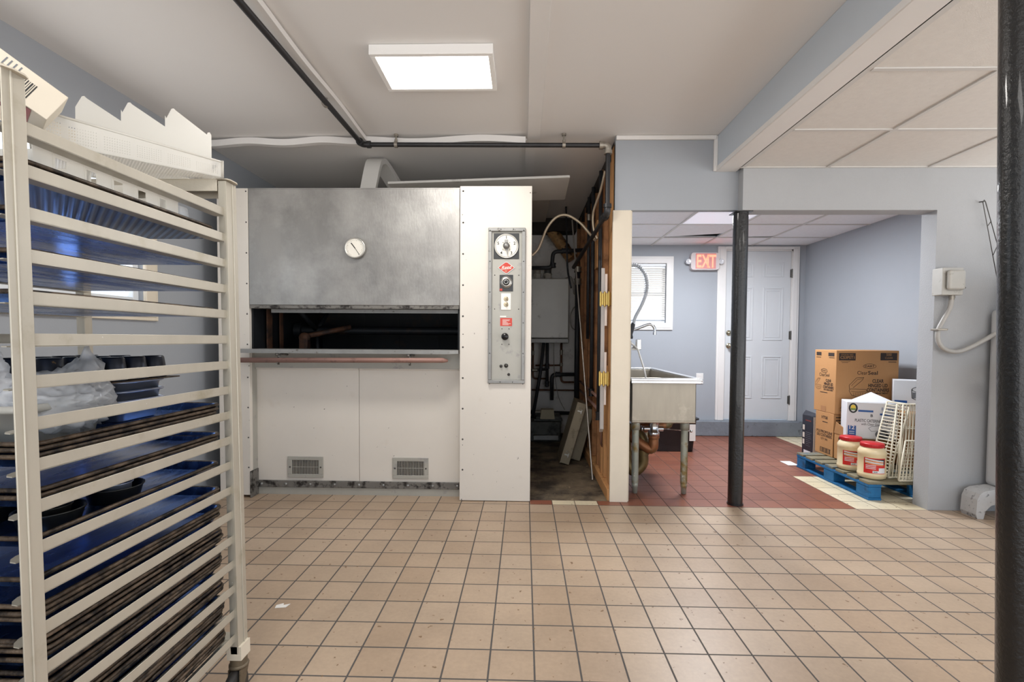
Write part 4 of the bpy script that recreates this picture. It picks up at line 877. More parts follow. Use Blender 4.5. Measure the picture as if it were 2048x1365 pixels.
b = B(); M = Matrix.Translation((3.19, 4.30, .6015)) @ Matrix.Rotation(math.radians(-33), 4, 'Z') @ Matrix.Translation((.125, .141, 0)); b.box(-.125, .125, -.14, .01, .0, .262, 0, .004, M=M)
FX, FXo = M.to_3x3() @ V((1, 0, 0)), FX
def wp(x, z): return M @ V((x, -.1413, z))
b.oval(wp(.075, .185), FX, FU, .075, .028, .005, 1, 28); b.line(wp(.0, .185), FX, FU, [(0, 0), (.004, -.075), (.04, -.09), (.09, -.085)], .005, 1); b.flat(wp(.035, .135), FX, FU, .055, .05, 2); b.flat(wp(-.07, .065), FX, FU, .085, .045, 3); b.flat(wp(.02, .055), FX, FU, .15, .022, 4); FX = FXo
b.build('carton_body', [m_wcard, m_ink, m_greyi, m_navy, m_dkgrey], we)
m_dkbox = mat('dark_printed_carton', (40, 42, 52), .35, var=.1, vs=5); m_pale = mat('cream_carton_side', (214, 206, 194), .6)
kb = thing('carton', 'black printed box with a pale front side, on the floor behind the pallet', 'box', (3.05, 5.05, 0))
b = B(); b.box(2.90, 3.24, 4.952, 5.145, 0.001, .432, 0, .004); b.box(2.903, 3.237, 4.949, 4.953, .004, .428, 1); b.quad([(2.90, 5.14, .433), (2.90, 4.96, .433), (2.93, 4.96, .465), (2.93, 5.14, .475)], 0)
lx = 2.8988; y1, d, z0, z1 = 5.145, .193, 0, .432
for k in range(8): b.line(lp(.35, .60 - .045 * k), LX, FU, [(0, 0), ((.10, .08, .09, .1, .07, .09, .06, .08)[k], 0)], .004, 3)
for v in (.70, .52, .36): b.flat(lp(.16, v), LX, FU, .034, .052, 1)
b.flat(lp(.5, .12), LX, FU, .12, .04, 2); b.line(lp(.3, .88), LX, FU, [(0, 0), (.1, 0)], .012, 4)
b.text('DELUXE', (2.94, 4.9475, .33), (0, 0, 1), (-1, 0, 0), .02, 3); b.oval((2.948, 4.9475, .16), FX, FU, .02, .024, .005, 4, 20)
b.build('carton_body', [m_dkbox, m_pale, m_wcard, m_greyi, mat('dark_red_print', (120, 52, 48), .5)], kb)
b = B(); b.box(2.53, 2.63, 4.70, 4.86, .001, .006, bev=.001); tag(b.build('sheet', m_paper, base=(2.58, 4.78, 0)), 'flat white sheet on the red tiles by the far pallet corner', 'sheet')
# jars
m_mayo = mat('pale_cream_jar', (226, 208, 168), .3, var=.03, coat=.3); m_lid = mat('red_jar_lid', (190, 34, 40), .35, var=.03); m_lab = mat('red_jar_label', (206, 44, 40), .4, var=.06); m_bread = mat('bread_picture_print', (222, 150, 104), .45, var=.2, vs=30)
def jar(x, y, rz, label):
    t = thing('jar', label, 'jar', (x, y, PH + .001), 'cream jars with red lids'); t.rotation_euler.z = rz
    X, Y, Z = x, y, PH + .001
    b = B(); b.lathe([(.078, 0), (.092, .008), (.095, .03), (.095, .036), (.092, .040), (.092, .18), (.095, .185), (.094, .205), (.082, .228), (.072, .236), (.071, .245)], (X, Y, Z), n=36); b.build('jar_body', m_mayo, t)
    b = B(); n = 40
    pr = [(.072, .238), (.077, .240), (.078, .264), (.074, .270), (.0, .271)]
    b.lathe(pr, (X, Y, Z), n=n, cap0=False)
    for i in range(40):
        a = 2 * PI * i / 40; c, s = math.cos(a), math.sin(a); b.cyl((X + c * .0775, Y + s * .0775, Z + .243), (X + c * .0775, Y + s * .0775, Z + .262), .0016, 5, cap=False)
    b.build('lid', m_lid, t)
    b = B(); R0 = .0932
    def arc(a0, a1, z0, z1, m, r=R0, k=16):
        for i in range(k):
            p, q = a0 + (a1 - a0) * i / k, a0 + (a1 - a0) * (i + 1) / k
            b.quad([(X + r * math.sin(p), Y - r * math.cos(p), Z + z0), (X + r * math.sin(q), Y - r * math.cos(q), Z + z0), (X + r * math.sin(q), Y - r * math.cos(q), Z + z1), (X + r * math.sin(p), Y - r * math.cos(p), Z + z1)], m)
    arc(-1.05, .55, .048, .165, 0); arc(-.98, .48, .118, .158, 4, R0 + .0004)
    for i in range(4):
        for j in range(12):
            p = -.95 + .11 * j; z = .122 + .010 * i - .0012 * j; arc(p, p + .112, z, z + .008, (1, 2)[i % 2], R0 + .0008, 2)
    arc(.0, .52, .052, .092, 2, R0 + .0006); arc(-.42, .0, .052, .070, 2, R0 + .0006)
    for j in range(7): arc(-.36 + .04 * j, -.36 + .04 * j + .02, .055, .066, 3, R0 + .001, 1)
    for i in range(3): arc(-.9, -.2, .106 - .012 * i, .111 - .012 * i, 2, R0 + .0007)
    b.build('label', [m_lab, m_bread, m_wcard, m_ink, m_dkgrey], t); return t
jar(2.70, 3.835, -.12, 'cream filled jar with red lid and red label, nearer of the two')
jar(2.695, 4.075, -.12, 'cream filled jar with red lid and red label, farther of the two')
# coated wire racks leaning on the cartons
m_coat = mat('white_coated_wire', (226, 219, 198), .4, var=.03, dirt=(176, 130, 80), ds=22, dt=(.66, .74))
def wire_rack(label, A, Bq, Cq, D, nv, nh, r=.0035, rf=.0065, hset=None):
    """A bottom near, Bq bottom far, Cq top far, D top near"""
    A, Bq, Cq, D = map(V, (A, Bq, Cq, D)); t = thing('wire_rack', label, 'wire rack', tuple((A + Bq) / 2), 'white wire racks on the pallet')
    b = B(); nn = (Bq - A).cross(D - A).normalized() * .006
    for p, q in ((A, Bq), (Bq, Cq), (Cq, D), (D, A)): b.tube([p, q], rf, 8)
    b.build('frame', m_coat, t)
    b = B()
    for i in range(1, nv): u = i / nv; b.tube([A.lerp(Bq, u) + nn, D.lerp(Cq, u) + nn], r, 6, cap=False)
    for i in (hset or [(k + 1) / (nh + 1) for k in range(nh)]): b.tube([A.lerp(D, i), Bq.lerp(Cq, i)], r, 6, cap=False)
    b.build('wire_grid', m_coat, t); return t
z = PH + .008
wire_rack('white wire rack seen nearly edge on, leaning beside the white catering carton', (2.87, 3.88, z), (2.84, 4.06, z), (2.99, 4.09, .70), (3.03, 3.90, .70), 2, 21, .0042)
wire_rack('white wire rack with upright bars, leftmost of the ones facing the camera', (2.802, 3.80, z), (3.30, 3.84, z), (3.40, 3.985, .695), (2.965, 3.95, .695), 18, 0, hset=[.33, .68])
wire_rack('white wire rack with upright bars, leaning just in front of the other barred rack', (2.845, 3.755, z), (3.36, 3.775, z), (3.40, 3.91, .70), (2.975, 3.90, .70), 17, 0, hset=[.33, .67])
wire_rack('small fine mesh white wire rack in front, lowest on the pallet by the wall reveal', (2.818, 3.715, z), (3.20, 3.72, z), (3.22, 3.80, .435), (2.917, 3.79, .435), 16, 11, .0028)
# ------------------------------------------------------------------ right hand wall: junction box, conduit, wire frame, mixer
m_jb = mat('grey_electrical_box', (182, 180, 174), .5, .2, var=.05, vs=8, dirt=(140, 134, 126), ds=14, dt=(.6, .72))
m_cond = mat('grey_sealtite_conduit', (168, 166, 162), .4, var=.08, vs=14, dirt=(205, 205, 202), ds=14, dt=(.66, .7))
jb = thing('junction_box', 'grey electrical box with a rounded cover on the right wall beside the opening', 'electrical box', (2.915, 3.46, 1.52))
b = B(); b.box(2.845, 2.985, 3.42, 3.506, 1.515, 1.70, bev=.003); b.build('box', m_jb, jb)
b = B(); b.box(2.862, 2.978, 3.385, 3.4195, 1.548, 1.682, bev=.028, seg=4); b.build('cover', m_jb, jb)
b = B(); b.tube([(2.985, 3.44, 1.60), (3.00, 3.44, 1.615), (3.012, 3.44, 1.645), (2.998, 3.44, 1.66), (2.987, 3.44, 1.645), (2.99, 3.44, 1.625)], .0035, 8, sub=5); b.cyl((2.975, 3.41, 1.563), (2.99, 3.41, 1.563), .006, 8); b.build('wire_loop', m_screw, jb)
b = B(); b.cyl((2.945, 3.46, 1.485), (2.945, 3.46, 1.515), .016, 14); b.cyl((2.945, 3.46, 1.498), (2.945, 3.46, 1.508), .020, 6); b.build('fitting', m_galv, jb)
cf = thing('flexible_conduit', 'grey flexible conduit looping from the electrical box to the mixer', 'conduit', (2.93, 3.46, 1.3))
b = B(); b.tube([(2.945, 3.46, 1.50), (2.935, 3.46, 1.43), (2.895, 3.465, 1.34), (2.868, 3.47, 1.27), (2.873, 3.47, 1.20), (2.905, 3.465, 1.15), (2.96, 3.46, 1.128), (3.02, 3.46, 1.132), (3.09, 3.45, 1.165), (3.16, 3.44, 1.21), (3.24, 3.43, 1.265), (3.30, 3.42, 1.30)], .0145, 12, sub=6); b.build('conduit_run', m_cond, cf)
b = B(); b.box(2.845, 2.905, 3.44, 3.506, 1.272, 1.286, bev=.002); b.cyl((2.90, 3.45, 1.279), (2.915, 3.45, 1.279), .006, 8); b.build('clip', m_galv, cf)
b = B(); P = [(3.140, 3.47, 2.162), (3.158, 3.47, 2.162)]
b.tube([(3.262, 3.47, 1.60), (3.140, 3.47, 2.158), (3.149, 3.47, 2.170), (3.158, 3.47, 2.158), (3.30, 3.47, 1.70)], .0028, 6)
for t in (.30, .66): b.tube([V((3.140, 3.47, 2.158)).lerp(V((3.262, 3.47, 1.60)), t), V((3.158, 3.47, 2.158)).lerp(V((3.30, 3.47, 1.70)), t * .98)], .0026, 6)
b.tube([(3.149, 3.47, 2.16), (3.149, 3.505, 2.165)], .004, 6); tag(b.build('hanging_wire', m_screw, base=(3.15, 3.47, 2.16)), 'thin bent wire hanging on the right wall next to the black post', 'wire')
m_mix = mat('chipped_white_casting', (184, 184, 184), .5, var=.08, vs=6, dirt=(110, 110, 112), ds=30, dt=(.58, .66), bump=.3, bs=30)
m_mixc = mat('white_mixer_paint', (182, 183, 184), .45, var=.04, dirt=(130, 130, 130), ds=30, dt=(.7, .74))
mx = thing('floor_mixer', 'white floor standing mixer with chipped feet, mostly hidden behind the near black post', 'mixer', (3.25, 3.2, 0))
for y0 in (3.34,):
    b = B(); b.prism([(2.972, 0), (2.962, .03), (2.968, .13), (2.985, .17), (3.02, .19), (3.12, .205), (3.45, .205), (3.52, .17), (3.54, .13), (3.54, 0), (3.50, 0), (3.47, .08), (3.40, .115), (3.12, .11), (3.06, .092), (3.025, .055), (3.012, 0)], 'y', y0, 3.46); b.build('foot', m_mix, mx)
for x in (3.12, 3.42):
    b = B(); b.prism([(3.30, .205), (2.72, .15), (2.66, .10), (2.65, 0), (2.72, 0), (2.75, .06), (3.20, .11), (3.30, .11)], 'x', x, x + .10); b.build('foot', m_mix, mx)
b = B(); b.box(3.125, 3.45, 3.30, 3.48, .20, 1.42, bev=.035, seg=3); b.build('column', m_mixc, mx)
b = B(); b.box(3.13, 3.44, 2.62, 3.40, 1.36, 1.66, bev=.07, seg=3); b.cyl((3.25, 2.86, 1.26), (3.25, 2.86, 1.37), .07, 18); b.build('head', m_mixc, mx)
b = B(); b.lathe([(.0, .0), (.10, .002), (.17, .05), (.20, .14), (.21, .34), (.215, .345), (.205, .345), (.195, .14), (.16, .055), (.0, .01)], (3.25, 2.86, .72), n=28, cap0=False, cap1=False); b.build('bowl', m_ssr, mx)
b = B()
for s in (-1, 1): b.box(3.25 + s * .24 - .015, 3.25 + s * .24 + .015, 2.82, 3.28, .98, 1.02, bev=.006)
b.box(3.0, 3.5, 3.25, 3.29, .96, 1.04, bev=.006); b.build('bowl_yoke', m_mixc, mx)
mx.location.x += .09
b = B(); b.prism([(-1.095, 2.10), (-1.05, 2.107), (-1.043, 2.137), (-1.068, 2.125), (-1.075, 2.14), (-1.10, 2.123)], 'z', .0005, .002)
tag(b.build('paper_scrap', m_paper, base=(-1.07, 2.12, 0)), 'scrap of white paper on the tan floor tiles near the rack', 'paper scrap')
# ------------------------------------------------------------------ bakery rack
m_rack = mat('worn_aluminium_rack', (190, 184, 170), .42, .45, var=.06, vs=4, st=(3, 3, .8), dirt=(168, 160, 140), ds=7, dt=(.58, .75), dirt2=(232, 232, 230), ds2=75, dt2=(.75, .78))
m_weld = mat('cast_corner_bracket', (206, 198, 182), .55, .3, var=.06, bump=.2, bs=40)
m_cast = mat('greasy_caster_fork', (112, 100, 82), .5, .5, var=.2, vs=14, dirt=(60, 48, 34), ds=22, dt=(.5, .65))
m_tyre = mat('dark_caster_wheel', (46, 44, 42), .5, .1, var=.2, vs=12)
m_capw = mat('cream_plastic_foot', (216, 206, 188), .5, var=.04)
m_pan = mat('skylight_blue_pan', (84, 122, 188), .25, .9, var=.4, vs=4.0, st=(5, 1.0, 4), rv=.12, dirt=(58, 58, 66), ds=4.0, dt=(.52, .8), rnd=True)  # blue and streaks paint the window's sky reflection into the steel
m_prim = mat('baked_on_glint_pan_rim', (106, 90, 74), .45, .5, var=.4, vs=12, st=(1, .25, 1), dirt=(30, 24, 20), ds=20, dt=(.36, .62), rnd=True, bump=.35, bs=90)  # baked-on crust, with glints painted in as lighter patches
RZ0, RP, RY0, RY1, SHEAR = 1.6068, .08055, .868, 1.584, -.0145  # rack scaled down about the camera position, worked into these coordinates
XR, XL = -.9163, -1.413          # outer faces at floor level; rack sheared to its left to fit the image
def sx(z): return SHEAR * z
rk = thing('bakery_rack', 'tall aluminium bakery rack full of sheet pans, at the left', 'rack', (-1.165, 1.226, 0))
def shearv(b):
    for v in b.bm.verts: v.co.x += sx(v.co.z)
    return b
T = .003
for xo, s in ((XR, -1), (XL, 1)):
    for near in (True, False):
        b = B(); ya, yb = (RY0, RY0 + .043) if near else (RY1 - .054, RY1)
        b.box(min(xo, xo + s * T), max(xo, xo + s * T), ya, yb, .17, 1.690, bev=.001)
        yf = yb if near else ya
        b.box(min(xo + s * T, xo + s * .026), max(xo + s * T, xo + s * .026), yf - (T if near else 0), yf + (0 if near else T), .17, 1.690, bev=.001)
        yi = (ya + .016) if near else (yb - .022)
        b.cyl((xo - s * .0006, yi, .18), (xo - s * .0006, yi, 1.688), .0022, 8)
        shearv(b).build('post', m_rack, rk)
for k in range(18):
    z = RZ0 - RP * k
    for xo, s in ((XR - .010, -1), (XL + .010, 1)):
        b = B(); b.box(min(xo, xo + s * .002), max(xo, xo + s * .002), .905, 1.545, z - .0257, z, bev=.0006)
        xa, xb = xo, xo + s * .034
        b.prism([(xa, .905), (xa, 1.545), (xb, 1.535), (xb, .90), (xb - s * .006, .885), (xb - s * .016, .875), (xa + s * .004, .872)], 'z', z - .0257, z - .0237)
        shearv(b).build('runner', m_rack, rk)
for y0, y1 in ((RY0 - .002, RY0 + .046), (RY1 - .056, RY1 + .002)):
    b = B(); yo, yi = (y0, y1) if y0 < 1 else (y1, y0); dz = -.011 if y0 < 1 else 0
    b.box(XL, XR, y0, y1, 1.6935, 1.6965, bev=.001); b.box(XL + .004, XR - .012, min(yo, yo + (.003 if y0 < 1 else -.003)), max(yo, yo + (.003 if y0 < 1 else -.003)), 1.650, 1.6935, bev=.001)
    b.box(XL + .004, XR - .028, min(yi, yi + (-.003 if y0 < 1 else .003)), max(yi, yi + (-.003 if y0 < 1 else .003)), 1.658, 1.6935, bev=.001)
    b.prism([(XR - .03, y0), (XR + .004, y0), (XR + .010, y0 + .012), (XR + .010, y1 - .012), (XR + .004, y1), (XR - .03, y1)], 'z', 1.6936, 1.6970)
    for v in b.bm.verts: v.co.z += dz
    shearv(b).build('top_rail', m_weld, rk)
    b = B(); b.box(XL + .003, XR - .003, y0 + .006, y1 - .006, .172, .215, bev=.003); shearv(b).build('bottom_rail', m_rack, rk)
for xo, s in ((XR, -1), (XL, 1)):
    for y in (RY0 + .022, RY1 - .028):
        b = B(); xc = xo + s * .015; b.prism([(xc - .024, y - .026), (xc + .024, y - .026), (xc + .024, y + .026), (xc - .024, y + .026)], 'z', .150, .195)
        b.cyl((xc + .002, y - .006, .195), (xc + .002, y - .006, .198), .009, 12, 1); b.box(xc - .021, xc + .023, y - .0265, y - .02, .15, .168); shearv(b).build('post_cap', [m_capw, m_screw], rk)
        b = B(); b.cyl((xc, y, .128), (xc, y, .150), .026, 18); b.lathe([(.030, 0), (.030, .008), (.022, .012)], (xc, y, .118), n=18)
        for q in (-.020, .017): b.prism([(y - .028, .118), (y + .026, .118), (y - .012, .045), (y - .034, .045)], 'x', xc + q, xc + q + .0035)
        fk = shearv(b).build('caster', m_cast, rk)
        b = B(); b.lathe([(.02, -.013), (.052, -.013), (.058, -.009), (.058, .009), (.052, .013), (.02, .013)], (xc, y - .022, .058), (1, 0, 0), 26); b.cyl((xc - .024, y - .022, .058), (xc + .024, y - .022, .058), .007, 10, 0); shearv(b).build('wheel', m_tyre, fk)
# ------------------------------------------------------------------ the sheet pans, one by one
ORD = ['top', 'second', 'third', 'fourth', 'fifth', 'sixth', 'seventh', 'eighth', 'ninth', 'tenth', 'eleventh', 'twelfth', 'thirteenth', 'fourteenth', 'fifteenth', 'sixteenth', 'seventeenth', 'bottom']
NTH = {1: 'lowest', 2: 'second', 3: 'third', 4: 'fourth', 5: 'fifth'}
NUM = ['', '', 'two', 'three', 'four', 'five']
m_prib = NT('ribbed_skylight_blue_base'); _k = m_prib
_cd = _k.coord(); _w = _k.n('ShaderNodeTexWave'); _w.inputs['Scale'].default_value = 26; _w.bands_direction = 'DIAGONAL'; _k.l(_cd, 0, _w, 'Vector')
_r = _k.ramp(_w, 0, .3, .7, rgb((34, 58, 100)), rgb((104, 136, 178))); _k.l(_r, 0, _k.b, 'Base Color'); _k.b.inputs['Metallic'].default_value = .85; _k.b.inputs['Roughness'].default_value = .3  # blue of the reflected sky put into the ribbed colour
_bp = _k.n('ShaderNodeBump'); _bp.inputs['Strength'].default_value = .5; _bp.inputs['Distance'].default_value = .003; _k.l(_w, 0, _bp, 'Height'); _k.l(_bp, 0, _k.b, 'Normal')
proto = {}
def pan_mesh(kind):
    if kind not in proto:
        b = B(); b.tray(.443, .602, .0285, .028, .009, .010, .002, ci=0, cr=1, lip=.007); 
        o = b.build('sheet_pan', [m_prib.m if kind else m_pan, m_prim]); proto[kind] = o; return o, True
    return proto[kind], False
counts = {1: 2, 2: 1, 3: 1, 4: 1, 8: 3, 9: 2, 10: 1, 11: 1, 12: 3, 13: 4, 14: 5, 15: 4, 16: 5, 17: 4}
def runner_word(k): return ('the top runner' if k == 0 else 'the bottom runner' if k == 17 else 'the %s runner from the top' % ORD[k])
random.seed(11)
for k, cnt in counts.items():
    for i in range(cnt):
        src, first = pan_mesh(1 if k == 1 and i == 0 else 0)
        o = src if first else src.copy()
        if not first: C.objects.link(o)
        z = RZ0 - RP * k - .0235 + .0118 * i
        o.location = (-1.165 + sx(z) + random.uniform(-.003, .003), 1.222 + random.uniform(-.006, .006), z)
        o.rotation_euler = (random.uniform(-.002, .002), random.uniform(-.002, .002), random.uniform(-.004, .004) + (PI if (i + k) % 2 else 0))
        if cnt == 1: lab = 'dark rimmed sheet pan alone on %s' % runner_word(k)
        elif i == cnt - 1: lab = 'topmost dark sheet pan of the %s stacked on %s' % (NUM[cnt], runner_word(k))
        elif i == 0: lab = 'lowest dark sheet pan of the %s stacked on %s' % (NUM[cnt], runner_word(k))
        else: lab = '%s dark sheet pan up in the stack of %s on %s' % (NTH[i + 1], NUM[cnt], runner_word(k).replace('from the top', 'from top'))
        tag(o, lab, 'baking pan', 'sheet pans in the bakery rack')
def on_runner(k, n): return RZ0 - RP * k - .0235 + .0118 * (n - 1) + .0022
# ------------------------------------------------------------------ things on the ninth runner: tins, bin, bags
m_alpan = mat('pale_aluminium_tin', (176, 184, 204), .34, .75, var=.08, vs=6, dirt=(140, 130, 96), ds=4, dt=(.6, .74))
m_muf = mat('dark_muffin_tin', (36, 40, 50), .38, .6, var=.25, vs=10, dirt=(120, 96, 60), ds=22, dt=(.68, .72))
m_bin = plastic('cloudy_white_bin', (214, 212, 204), .4, .12)
m_bag = plastic('clear_plastic_bag', (244, 246, 250), .12, .40)
m_milk = plastic('milky_plastic', (238, 236, 230), .4, .18)
m_clr = plastic('clear_container_plastic', (238, 242, 246), .1, .6)
zp = on_runner(8, 3)
for i in range(3):
    z = zp + i * .0262
    b = B(); b.tray(.275, .178, .060, .03, .010, .010, .0015, z=z, cx=-1.212, cy=1.362, lip=.005)
    tag(b.build('deep_tin', m_alpan, base=(-1.212, 1.362, z)), '%s pale aluminium deep tin of the nest under the muffin tins' % ('lowest', 'middle', 'uppermost')[i], 'baking tin', 'nested deep tins')
zt = zp + .0524 + .060
def muffin(z, label):
    t = thing('muffin_tin', label, 'muffin tin', (-1.20, 1.315, z), 'upturned muffin tins')
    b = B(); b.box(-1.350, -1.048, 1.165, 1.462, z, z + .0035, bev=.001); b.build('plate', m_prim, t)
    for i in range(3):
        for j in range(4):
            c = B(); x, y = -1.300 + .1 * i, 1.205 + .072 * j
            c.lathe([(.0335, .002), (.0325, .008), (.0275, .044), (.0245, .048), (.0, .048)], (x, y, z), n=18, cap0=False); c.build('cup', m_muf, t)
    return t
muffin(zt + .001, 'dark upturned muffin tin, the lower of the nested two on the pale tins'); muffin(zt + .0185, 'dark upturned muffin tin, the upper of the nested two, cups showing')
b = B(); b.tray(.30, .235, .088, .03, .012, .014, .003, z=zp, cx=-1.185, cy=1.092, lip=.012); tag(b.build('food_bin', m_bin, base=(-1.185, 1.092, zp)), 'cloudy white plastic bin wrapped in the smaller clear bag, on the ninth runner', 'bin')
def bag(name, c, r, label, seed, peak=None, n=40, amp=.16):
    b = B(); k = bmesh.ops.create_icosphere(b.bm, subdivisions=5, radius=1)
    for v in k['verts']:
        p = v.co.copy(); q = p * 2.3 + V((seed, seed * .7, 0))
        f = 1 + amp * (mnoise.ridged_multi_fractal(q, .8, 2.1, 4, 1.0, 2.0) - 1.1) * .6 + amp * .5 * mnoise.noise(p * 5 + V((seed, 0, 0)))
        x = V((p.x * r[0] * f, p.y * r[1] * f, p.z * r[2] * f)) + V(c)
        if peak:
            d = math.hypot(x.x - peak[0], x.y - peak[1]); w = max(0, 1 - d / peak[3])
            if p.z > 0: x.z += (peak[2] - c[2] - r[2] * .8) * w * w * (1 + .25 * mnoise.noise(p * 9))
        x += V((p.x, p.y, p.z)) * .016 * (mnoise.ridged_multi_fractal(p * 5.5 + V((seed, 0, 2)), .7, 2.2, 5, 1.0, 2.0) - 1.2)
        x.z = max(x.z, zp + .001); v.co = x
    for f in b.bm.faces: f.smooth = True
    return tag(b.build(name, m_bag, base=(c[0], c[1], zp)), label, 'bag')
bag('plastic_bag', (-1.235, .985, 1.075), (.135, .10, .125), 'bulging clear plastic bag at the front left of the ninth runner', 3.1)
bag('plastic_bag', (-1.135, 1.115, 1.035), (.128, .130, .075), 'smaller clear plastic bag with a twisted peak, over the white bin', 8.4, peak=(-1.08, 1.185, 1.175, .075))
# round tins on the eleventh runner
m_ring = mat('dark_cake_tin', (58, 58, 56), .3, .75, var=.2, vs=8)
zr = on_runner(10, 1) + .0004
for i, (x, y, s) in enumerate(((-1.055, 1.225, 'in the middle of the pan'), (-1.052, 1.050, 'nearest the front post'), (-1.225, 1.075, 'far side, beside the rack front'))):
    t = thing('cake_tin', 'dark round tube cake tin on the eleventh runner, ' + s, 'cake tin', (x, y, zr), 'round cake tins')
    b = B(); b.lathe([(.052, .0), (.060, .030), (.064, .034), (.064, .037), (.059, .035), (.049, .003), (.024, .003), (.018, .034), (.016, .034), (.021, 0)], (x, y, zr), n=30, cap0=False, cap1=False); b.build('tin_body', m_ring, t)
    b = B(); b.lathe([(.034, .003), (.036, .038), (.040, .042), (.040, .044), (.035, .041), (.032, .004)], (x, y, zr), n=26, cap0=False, cap1=False); b.build('inner_ring', m_alpan if i == 0 else m_ring, t)
# second runner: milky tray and clear lids
zk = on_runner(1, 2)
mt = thing('plastic_tray', 'milky plastic tray with cut-out side windows, on the second runner from the top', 'tray', (-1.17, 1.17, zk))
b = B(); b.box(-1.36, -1.005, 1.0, 1.36, zk + .0005, zk + .004); b.build('tray_floor', m_milk, mt)
for x in (-1.36, -1.007):
    b = B(); y = .985; i = 0
    while y < 1.36:
        w = (.045, .03)[i % 2]
        if i % 2 == 0: b.box(x, x + .002, y, y + w, zk + .004, zk + .088)
        else:
            b.box(x, x + .002, y, y + w, zk + .004, zk + .030); b.box(x, x + .002, y, y + w, zk + .064, zk + .088); b.box(x - .001, x + .003, y - .002, y + .002, zk + .004, zk + .088)
        y += w; i += 1
    b.build('slotted_side', m_milk, mt)
for y in (1.0, 1.12, 1.24, 1.358):
    b = B(); b.box(-1.358, -1.007, y, y + .002, zk + .004, zk + .070); b.build('divider', m_milk, mt)
for i in range(4):
    z = zk + .0005 + i * .008; b = B(); pr = [(.040, 0), (.042, .002), (.040, .004), (.034, .006), (.028, .040), (.024, .043), (.0, .044)]
    c = V((-1.035, 1.437, z)); rs = []
    for r, h in pr: rs.append(b.pts([c + V((math.cos(2 * PI * j / 40) * r * (1 + (.03 if j % 2 else 0) * (h > .005)), math.sin(2 * PI * j / 40) * r * (1 + (.03 if j % 2 else 0) * (h > .005)), h)) for j in range(40)]))
    for p, q in zip(rs, rs[1:]): b.bridge(p, q, 0)
    tag(b.build('clear_lid', m_clr, base=(-1.035, 1.437, z)), '%s clear fluted plastic dome lid of the short stack on the second runner' % ('lowest', 'second', 'third', 'topmost')[i], 'lid', 'clear dome lids')
# ------------------------------------------------------------------ on top of the rack: crate and carton
b = B(); b.box(-1.215, -1.185, RY0 + .05, RY1 - .06, 1.688, 1.692); shearv(b).build('added_bar', m_rack, rk)  # bar added as a support beneath the crate and carton
def perf(b, P, u, w, nu, nw, cu, cw, hole=.55):
    """lattice sheet with real diamond holes; P origin, u/w unit vectors"""
    P, u, w = V(P), V(u), V(w)
    for i in range(nu):
        for j in range(nw):
            o = P + u * (i * cu) + w * (j * cw)
            c = [o, o + u * cu, o + u * cu + w * cw, o + w * cw]; m = o + u * cu / 2 + w * cw / 2
            h = [m - w * cw * hole / 2, m + u * cu * hole / 2, m + w * cw * hole / 2, m - u * cu * hole / 2]
            mid = [(c[q] + c[(q + 1) % 4]) / 2 for q in range(4)]
            hv = b.pts(h)
            for q in range(4):
                cv = b.pts([mid[q - 1], c[q], mid[q]]); b.face([cv[0], cv[1], cv[2], hv[q], hv[q - 1]])

ct = thing('plastic_crate', 'white perforated plastic crate set crosswise on top of the bakery rack', 'crate', (-1.15, 1.45, 1.6975))
z0 = 1.6980; CA = V((-.948, 1.525, 0)); cd1 = V((-.7071, -.7071, 0)); cd2 = V((-.7071, .7071, 0)); CL, CW_, ch = .43, .28, .052
def crate_wall(b, o, d, L, h0, h1):
    """one flared side with a rim, corner posts and lattice windows of real holes"""
    n = V((d.y, -d.x, 0)); Z = V((0, 0, 1))
    N = 6
    for i in range(N):
        a, c = o + d * (L * i / N), o + d * (L * (i + 1) / N); ha, hc = h0 + (h1 - h0) * i / N, h0 + (h1 - h0) * (i + 1) / N
        p = a + d * .012
        b.quad([a + Z * z0, p + Z * z0, p + Z * (z0 + ha), a + Z * (z0 + ha)])
        b.quad([p + Z * z0, c + Z * z0, c + Z * (z0 + .008), p + Z * (z0 + .008)])
        w0 = .008; w1 = min(ha, hc) - .014
        b.quad([p + Z * (z0 + w1), c + Z * (z0 + w1), c + Z * (z0 + hc), p + Z * (z0 + ha)])
        perf(b, p + Z * (z0 + w0), (c - p).normalized(), (0, 0, 1), 11, 6, (c - p).length / 11, (w1 - w0) / 6, .5)
    b.tube([o + Z * (z0 + h0), o + d * L + Z * (z0 + h1)], .0035, 6); b.tube([o + Z * z0, o + d * L + Z * z0], .002, 6)
    b.tube([o + Z * z0, o + Z * (z0 + h0 + .004)], .004, 6)
b = B(); crate_wall(b, CA, cd1, CL, .048, .078); crate_wall(b, CA + cd1 * CL, cd2, CW_, .078, .078); crate_wall(b, CA + cd2 * CW_, cd1, CL, .048, .078); crate_wall(b, CA, cd2, CW_, .048, .048)
b.build('crate_wall', m_milk, ct)
b = B(); perf(b, CA + V((0, 0, z0 + .0008)), cd1, cd2, 60, 40, CL / 60, CW_ / 40, .6); b.build('mesh_floor', m_milk, ct)
b = B(); sd = V((-.9336, -.3584, 0)); so = V((-.995, 1.545, 0)); prof = [(0, z0 + .003), (0, 1.838), (.004, 1.846), (.010, 1.844), (.012, 1.838)]
for k in range(3):
    t = .012 + .112 * k
    prof += [(t + .082, 1.899), (t + .088, 1.905), (t + .094, 1.903), (t + .108, 1.872), (t + .1115, 1.880), (t + .1118, 1.846)] if k < 2 else [(t + .082, 1.899), (t + .088, 1.905), (t + .094, 1.903), (t + .110, 1.870), (t + .112, z0 + .003)]
nn = V((sd.y, -sd.x, 0)) * .0011
lo = b.pts([so + sd * t + V((0, 0, z)) - nn for t, z in prof]); hi = b.pts([so + sd * t + V((0, 0, z)) + nn for t, z in prof]); b.bridge(lo, hi, 0, False); b.face(list(reversed(lo))); b.face(hi)
